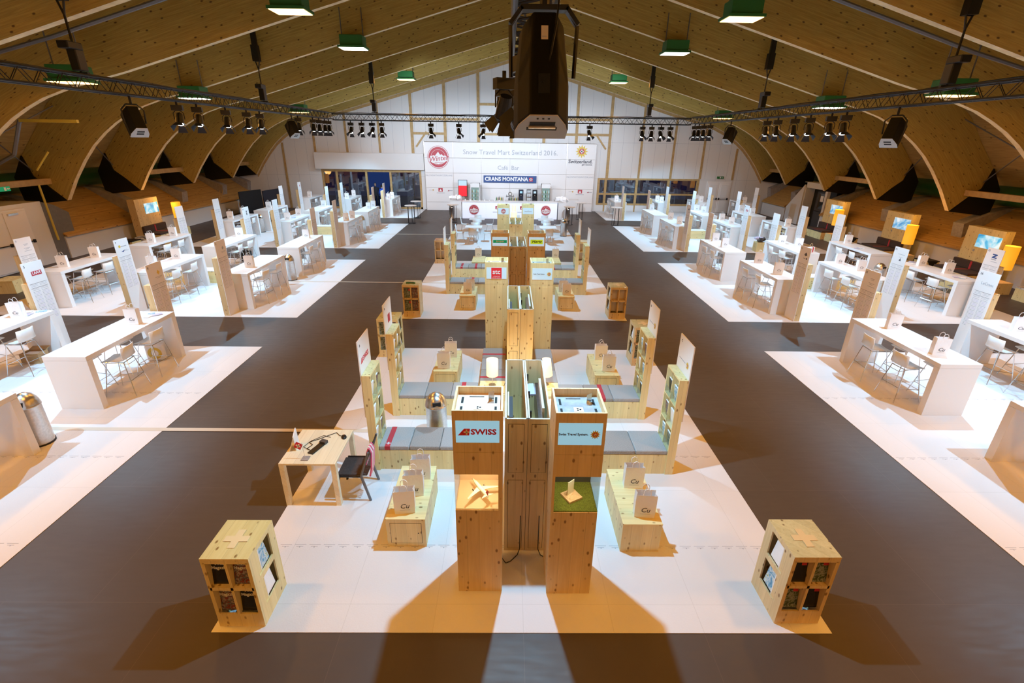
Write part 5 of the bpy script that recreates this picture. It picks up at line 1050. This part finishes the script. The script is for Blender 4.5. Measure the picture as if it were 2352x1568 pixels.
# ================================================================== TRUSSES, HOISTS, STAGE LAMPS, SPEAKERS
def truss(a, b, lab, step=.5):
    a = Vector(a); b = Vector(b); d = (b-a); L_ = d.length; u = d.normalized(); side = Vector((-u.y, u.x, 0)); t = thing('lighting_truss', lab, 'truss', a); h = .145
    cor = [(-h, 0), (h, 0), (h, 2*h), (-h, 2*h)]
    for o, z in cor: mb = MB(); p = side*o+Vector((0, 0, z+.025)); mb.rod(p, p+u*L_, .025, 'blackmetal', 8); mb.build('chord', t)
    mb = MB(); n = int(L_/step/.5)
    for i in range(n):
        s0, s1 = L_*i/n, L_*(i+1)/n
        for (o0, z0), (o1, z1) in zip(cor, cor[1:]+cor[:1]):
            A, B = ((o0, z0), (o1, z1)) if i % 2 == 0 else ((o1, z1), (o0, z0))
            mb.rod(side*A[0]+Vector((0, 0, A[1]+.025))+u*s0, side*B[0]+Vector((0, 0, B[1]+.025))+u*s1, .010, 'blackmetal', 4, caps=False)
    mb.build('bracing', t); mb = MB(); p = side*.03+Vector((0, 0, 2*h+.06)); random.seed(int(L_*10))
    q = [p+u*(L_*k/40)+Vector((random.uniform(-.04, .04)*abs(u.y), random.uniform(-.04, .04)*abs(u.x), random.uniform(0, .03))) for k in range(41)]; mb.path(q, .016, 'black', 5); mb.build('power_cable', t); return t
truss((-TX, 1.5, TZ), (-TX, 28.35, TZ), 'black box truss running along the left side of the hall'); truss((TX, 1.5, TZ), (TX, 28.35, TZ), 'black box truss running along the right side of the hall')
truss((-TX+.18, 28.2, TZ-.05), (TX-.18, 28.2, TZ-.05), 'black box truss crossing the hall before the far wall'); truss((-.03, 2.4, TZ), (-.03, 28.03, TZ), 'black box truss running down the middle above the islands')
def hoist(x, y, lab):
    t = thing('chain_hoist', lab, 'hoist', (x, y, TZ)); top = roof_z(x)-TZ+.9
    mb = MB(); mb.box(-.1, -.12, .4, .1, .12, .95, 'black'); mb.box(-.12, -.3, .8, .12, .1, .95, 'blackmetal'); mb.build('motor', t, bevel=.02)
    mb = MB(); mb.rod((0, 0, .345), (0, 0, .45), .025, 'blackmetal'); mb.box(-.16, -.04, .345, .16, .04, .38, 'blackmetal'); mb.build('hook', t)
    mb = MB(); mb.rod((0, 0, .95), (0, 0, 1.45), .025, 'blackmetal'); mb.rod((0, 0, 1.45), (-.08, 0, 1.75), .022, 'black'); mb.rod((0, 0, 1.45), (.08, 0, 1.75), .022, 'black'); mb.build('chain', t)
    mb = MB(); mb.prism([(-.1, 1.72), (.1, 1.72), (.08, 3.45), (-.08, 3.45)], -.05, .05, 'black', 'y'); mb.box(-.13, -.1, 1.72, .11, .1, 2.25, 'black'); mb.build('hanger_bar', t)
for x, y, l in ((-TX, 12.2, 'left truss, nearer one'), (-TX, 20.85, 'left truss, farther one'), (TX, 12.2, 'right truss, nearer one'), (TX, 20.85, 'right truss, farther one'), (-7.3, 28.2, 'cross truss, left one'), (7.25, 28.2, 'cross truss, right one')): hoist(x, y, 'black chain hoist hanging from the roof above the '+l)
def stage_lamp():
    t = thing('stage_lamp', '', 'stage light'); mb = MB(); mb.box(-.14, -.08, -.2, .14, .08, -.06, 'black'); mb.rod((0, 0, -.06), (0, 0, .03), .03, 'blackmetal'); mb.build('ballast_box', t)
    mb = MB(); mb.path([(-.13, 0, -.43), (-.13, 0, -.27), (-.06, 0, -.2), (.06, 0, -.2), (.13, 0, -.27), (.13, 0, -.43)], .011, 'blackmetal'); mb.build('yoke', t)
    R = Matrix.Rotation(radians(28), 3, 'X'); c = Vector((0, 0, -.43)); q = lambda v: c+R @ Vector(v)
    mb = MB(); mb.rod(q((0, 0, .16)), q((0, 0, -.02)), .085, 'black', 14, .105); mb.rod(q((0, 0, -.02)), q((0, 0, -.14)), .105, 'blackmetal', 14, .11); mb.build('housing', t)
    mb = MB(); mb.rod(q((0, 0, -.141)), q((0, 0, -.146)), .09, 'lens', 14); mb.build('lens', t)
    for k in range(4):
        a = k*pi/2; n = Vector((cos(a), sin(a), 0)); s = Vector((-sin(a), cos(a), 0)); A = n*.11+Vector((0, 0, -.145)); B = n*.21+Vector((0, 0, -.29))
        mb = MB(); vs = [q(A+s*.075), q(A-s*.075), q(B-s*.13), q(B+s*.13)]; w = R @ (n*.004); mb.add(vs+[v+w for v in vs], [(0,1,2,3), (7,6,5,4), (0,4,5,1), (1,5,6,2), (2,6,7,3), (3,7,4,0)], 'blackmetal'); mb.build('barn_door', t)
    return t
LP = Proto(stage_lamp())
SL = []
for y in (15.33, 16.28, 17.89, 19.28, 20.28, 23.9, 25.67, 26.5, 27.3, 27.9): SL.append((-TX, y, pi/2*.2+pi, 'left truss'))
for y in (15.48, 16.18, 17.3, 18.22, 19.36, 20.15, 25.77, 26.6, 27.3, 27.9): SL.append((TX, y, pi/2*-.2+pi, 'right truss'))
for x in (-8.64, -8.06, -7.5, -7.0, -4.37, -2.87, -1.57, 4.15, 7.0, 7.5, 8.0, 8.5): SL.append((x, 28.2, .3*((int(x*10) % 3)-1)+pi, 'cross truss'))
for y in (5.7, 7.6, 8.8, 10.3, 15.8, 19.7, 26.2): SL.append((-.28 if y in (7.6, 8.8, 10.3) else -.03, y, .4 if y < 9 else -.3, 'middle truss'))
for nm in ('left truss', 'right truss', 'cross truss', 'middle truss'):
    g = [q for q in SL if q[3] == nm]
    for i, (x, y, rz, _) in enumerate(g):
        LP.put((x, y, TZ-.03 if nm != 'cross truss' else TZ-.08), rz, 'black stage lamp with barn doors, %s on the %s from %s' % (ORD[i], nm, 'the left' if nm == 'cross truss' else 'the camera'), 'black stage lamps')
def side_speaker():
    t = thing('speaker', '', 'loudspeaker'); mb = MB(); mb.path([(-.22, 0, -.62), (-.24, 0, -.3), (-.12, 0, -.18), (.12, 0, -.18), (.24, 0, -.3), (.22, 0, -.62)], .02, 'black'); mb.rod((0, 0, -.18), (0, 0, .02), .03, 'blackmetal'); mb.build('yoke', t)
    R = Matrix.Rotation(radians(-30), 4, 'X'); 
    mb = MB(); mb.prism([(-.12, -.2), (.12, -.2), (.2, .05), (.2, .2), (-.2, .2), (-.2, .05)], -.3, .3, 'speakerbody', 'z'); mb.build('cabinet', t, (0, 0, -.58), rot=(radians(-32), 0, 0), bevel=.01)
    mb = MB(); mb.prism([(-.12, -.2), (.12, -.2), (.2, .05), (.2, .2), (-.2, .2), (-.2, .05)], -.306, -.3, 'speakerlit', 'z'); mb.box(-.08, -.08, -.308, .08, -.02, -.306, 'slot'); mb.box(-.08, .02, -.308, .08, .08, -.306, 'slot'); mb.build('underside', t, (0, 0, -.58), rot=(radians(-32), 0, 0)); return t
SPK = Proto(side_speaker())
for x, y, rz, l in ((-TX, 13.5, .9, 'black loudspeaker hanging from the left truss, nearer one'), (-TX, 23.2, .9, 'black loudspeaker hanging from the left truss, farther one'), (TX, 13.45, -.9, 'black loudspeaker hanging from the right truss, nearer one'), (TX, 23.4, -.9, 'black loudspeaker hanging from the right truss, farther one')): SPK.put((x, y, TZ), rz, l, 'side loudspeakers')
# the big loudspeaker just before the camera
sp = thing('speaker', 'large black loudspeaker hanging close to the camera at top centre', 'loudspeaker', (-.03, 3.05, 5.68))
TI = radians(-20)
def plan(k=1, b=0): return [(-.075*k, -.17-b), (.075*k, -.17-b), (.135*k, -.04), (.155*k, .05), (.155*k, .15), (-.155*k, .15), (-.155*k, .05), (-.135*k, -.04)]
mb = MB(); H2 = .27
lo = plan(); hi = plan(.82)
vs = [(x, y, -H2) for x, y in lo]+[(x, y, -.02) for x, y in lo]+[(x, y*.9, H2) for x, y in hi]
n = 8; fs = [tuple(range(n))[::-1], tuple(range(2*n, 3*n))]+[(r*n+i, r*n+(i+1) % n, (r+1)*n+(i+1) % n, (r+1)*n+i) for r in (0, 1) for i in range(n)]
mb.add(vs, fs, 'speakerbody'); mb.build('cabinet', sp, (0, 0, -.36), rot=(TI, 0, 0), bevel=.012)
mb = MB(); mb.prism(plan(.97), -H2-.006, -H2, 'speakerlit', 'z'); mb.box(-.07, -.09, -H2-.008, .07, -.045, -H2-.006, 'slot'); mb.box(-.085, -.02, -H2-.008, .085, .02, -H2-.006, 'slot'); mb.rod((-.075, -.033, -H2-.012), (.075, -.033, -H2-.012), .008, 'steel')
for x in (-.03, 0, .03): mb.rod((x, -.135, -H2-.006), (x, -.135, -H2-.009), .006, 'slot', 8)
mb.build('underside', sp, (0, 0, -.36), rot=(TI, 0, 0))
mb = MB(); mb.box(-.018, -.165, .12, .018, -.158, .19, 'cream'); mb.box(-.014, -.166, .13, .01, -.165, .137, 'greyprint'); mb.build('label', sp, (0.0, 0, -.36), rot=(TI, 0, 0))
mb = MB(); mb.box(-.03, -.174, -.16, .03, -.17, -.06, 'black'); mb.rod((-.01, -.176, -.1), (-.01, -.18, -.1), .008, 'blackmetal'); mb.build('connector_plate', sp, (0, 0, -.36), rot=(TI, 0, 0))
mb = MB(); mb.path([(-.175, .0, -.36), (-.18, 0, -.11), (-.12, 0, -.03), (.12, 0, -.03), (.18, 0, -.11), (.175, 0, -.36)], .012, 'black', 6)
mb.box(-.125, -.04, -.045, .125, .04, -.02, 'black'); mb.obox((-.15, 0, -.07), (.1, .08, .02), Matrix.Rotation(radians(-50), 3, 'Y'), 'black'); mb.obox((.15, 0, -.07), (.1, .08, .02), Matrix.Rotation(radians(50), 3, 'Y'), 'black'); mb.rod((0, 0, -.03), (0, 0, .22), .025, 'blackmetal'); mb.build('yoke', sp)
mb = MB(); mb.path([(-.01, -.12, -.42), (.02, -.16, -.33), (.06, -.1, -.12), (.08, 0, .05), (.07, .05, .2)], .006, 'black', 5); mb.build('signal_cable', sp)
# ceiling lamps hung between the ribs
def ceil_lamp():
    t = thing('ceiling_lamp', '', 'ceiling lamp'); mb = MB(); mb.box(-.42, -.3, -.05, .42, .3, .3, 'green'); mb.build('housing', t, bevel=.02)
    mb = MB(); mb.box(-.5, -.36, -.12, .5, .36, -.05, 'green'); mb.build('skirt', t); [MB().rod((hx, 0, .3), (hx, 0, 1.2), .02, 'pipe').build('hanger', t) for hx in (-.4, .4)]; return t
CL = Proto(ceil_lamp())
for i, (x, y) in enumerate(LAMPS):
    if not vis(x, y, roof_z(x), 60): continue
    o = CL.put((x, y, roof_z(x)-.2), 0, 'green ceiling lamp, %s %s line, at about the %s rib' % ('left' if x < 0 else 'right', 'inner' if abs(x) < 8 else 'outer', ORD[min(range(10), key=lambda k: abs((RIBS+[37.75])[k]-y))]), 'green ceiling lamps')
    warm = (i+int(y)) % 3 == 0; mb = MB(); mb.box(-.46, -.32, -.135, .46, .32, -.12, 'warmlens' if warm else 'coollens'); q = mb.build('diffuser', o)

# ================================================================== PEOPLE in the terrace doorway
def person(x, y, h, lab, top, rz, armbend=.2):
    t = thing('person', lab, 'person', (x, y, -.02), rz); k = h/1.75
    J = [(0,0,.95),(0,0,1.15),(0,.01,1.35),(0,.01,1.47),(0,.0,1.56), (.19,.01,1.42),(.24,.02,1.14),(.22,-armbend,.93), (-.19,.01,1.42),(-.24,.02,1.14),(-.22,-armbend,.93), (.1,0,.88),(.11,-.01,.48),(.11,.03,.08),(.11,-.12,.04), (-.1,0,.88),(-.11,.0,.48),(-.11,.04,.08),(-.11,-.11,.04), (.215,-armbend-.07,.87), (-.215,-armbend-.07,.87)]
    Rr = [.15,.14,.16,.06,.055, .075,.05,.035, .075,.05,.035, .1,.065,.045,.035, .1,.065,.045,.035, .03,.03]
    E_ = [(0,1),(1,2),(2,3),(3,4),(2,5),(5,6),(6,7),(7,19),(2,8),(8,9),(9,10),(10,20),(0,11),(11,12),(12,13),(13,14),(0,15),(15,16),(16,17),(17,18)]
    me = bpy.data.meshes.new('body'); me.from_pydata([(a*k, b*k, c*k) for a, b, c in J], E_, []); me.materials.append(M[top]); o = bpy.data.objects.new('body', me); C.objects.link(o); o.parent = t
    sk = o.modifiers.new('skin', 'SKIN'); 
    for i, v in enumerate(me.skin_vertices[0].data): v.radius = (Rr[i]*k, Rr[i]*k*.8); v.use_root = i == 0
    su = o.modifiers.new('smooth', 'SUBSURF'); su.levels = 1; su.render_levels = 2
    mb = MB(); mb.lathe([(0, -.13), (.05, -.12), (.07, -.06), (.078, 0), (.075, .06), (.05, .11), (0, .125)], 'skin', 16); mb.box(-.01, -.1, -.03, .01, -.07, .01, 'skin')
    for s in (-1, 1): mb.box(s*.075-.01, -.01, -.03, s*.075+.01, .02, .02, 'skin'); mb.rod((s*.03, -.068, .01), (s*.03, -.076, .01), .009, 'black', 8)
    mb.box(-.022, -.078, -.065, .022, -.068, -.058, 'redlogo'); mb.build('head', t, (0, 0, 1.66*k), smooth=True)
    mb = MB(); mb.lathe([(.084, -.02), (.088, .04), (.07, .1), (.04, .135), (0, .142)], 'hair', 16); mb.build('hair', t, (0, .014, 1.66*k), smooth=True)
    mb = MB(); 
    for s in (-1, 1): mb.rod((s*.1*k, 0, .9*k), (s*.11*k, 0, .5*k), .09*k, 'darkcloth', 12, .07*k); mb.rod((s*.11*k, 0, .5*k), (s*.11*k, .03, .08), .07*k, 'darkcloth', 12, .055*k)
    mb.build('trousers', t, smooth=True)
person(-10.55, 39.3, 1.76, 'dark-haired person in black clothing in the open terrace doorway', 'darkcloth', 0.2)
person(-9.93, 38.8, 1.66, 'person in a bright blue jacket in the open terrace doorway', 'bluejacket', pi-.5, .1)
person(-9.3, 39.5, 1.86, 'tall person in dark clothing right of the blue jacket', 'darkcloth', -.6)
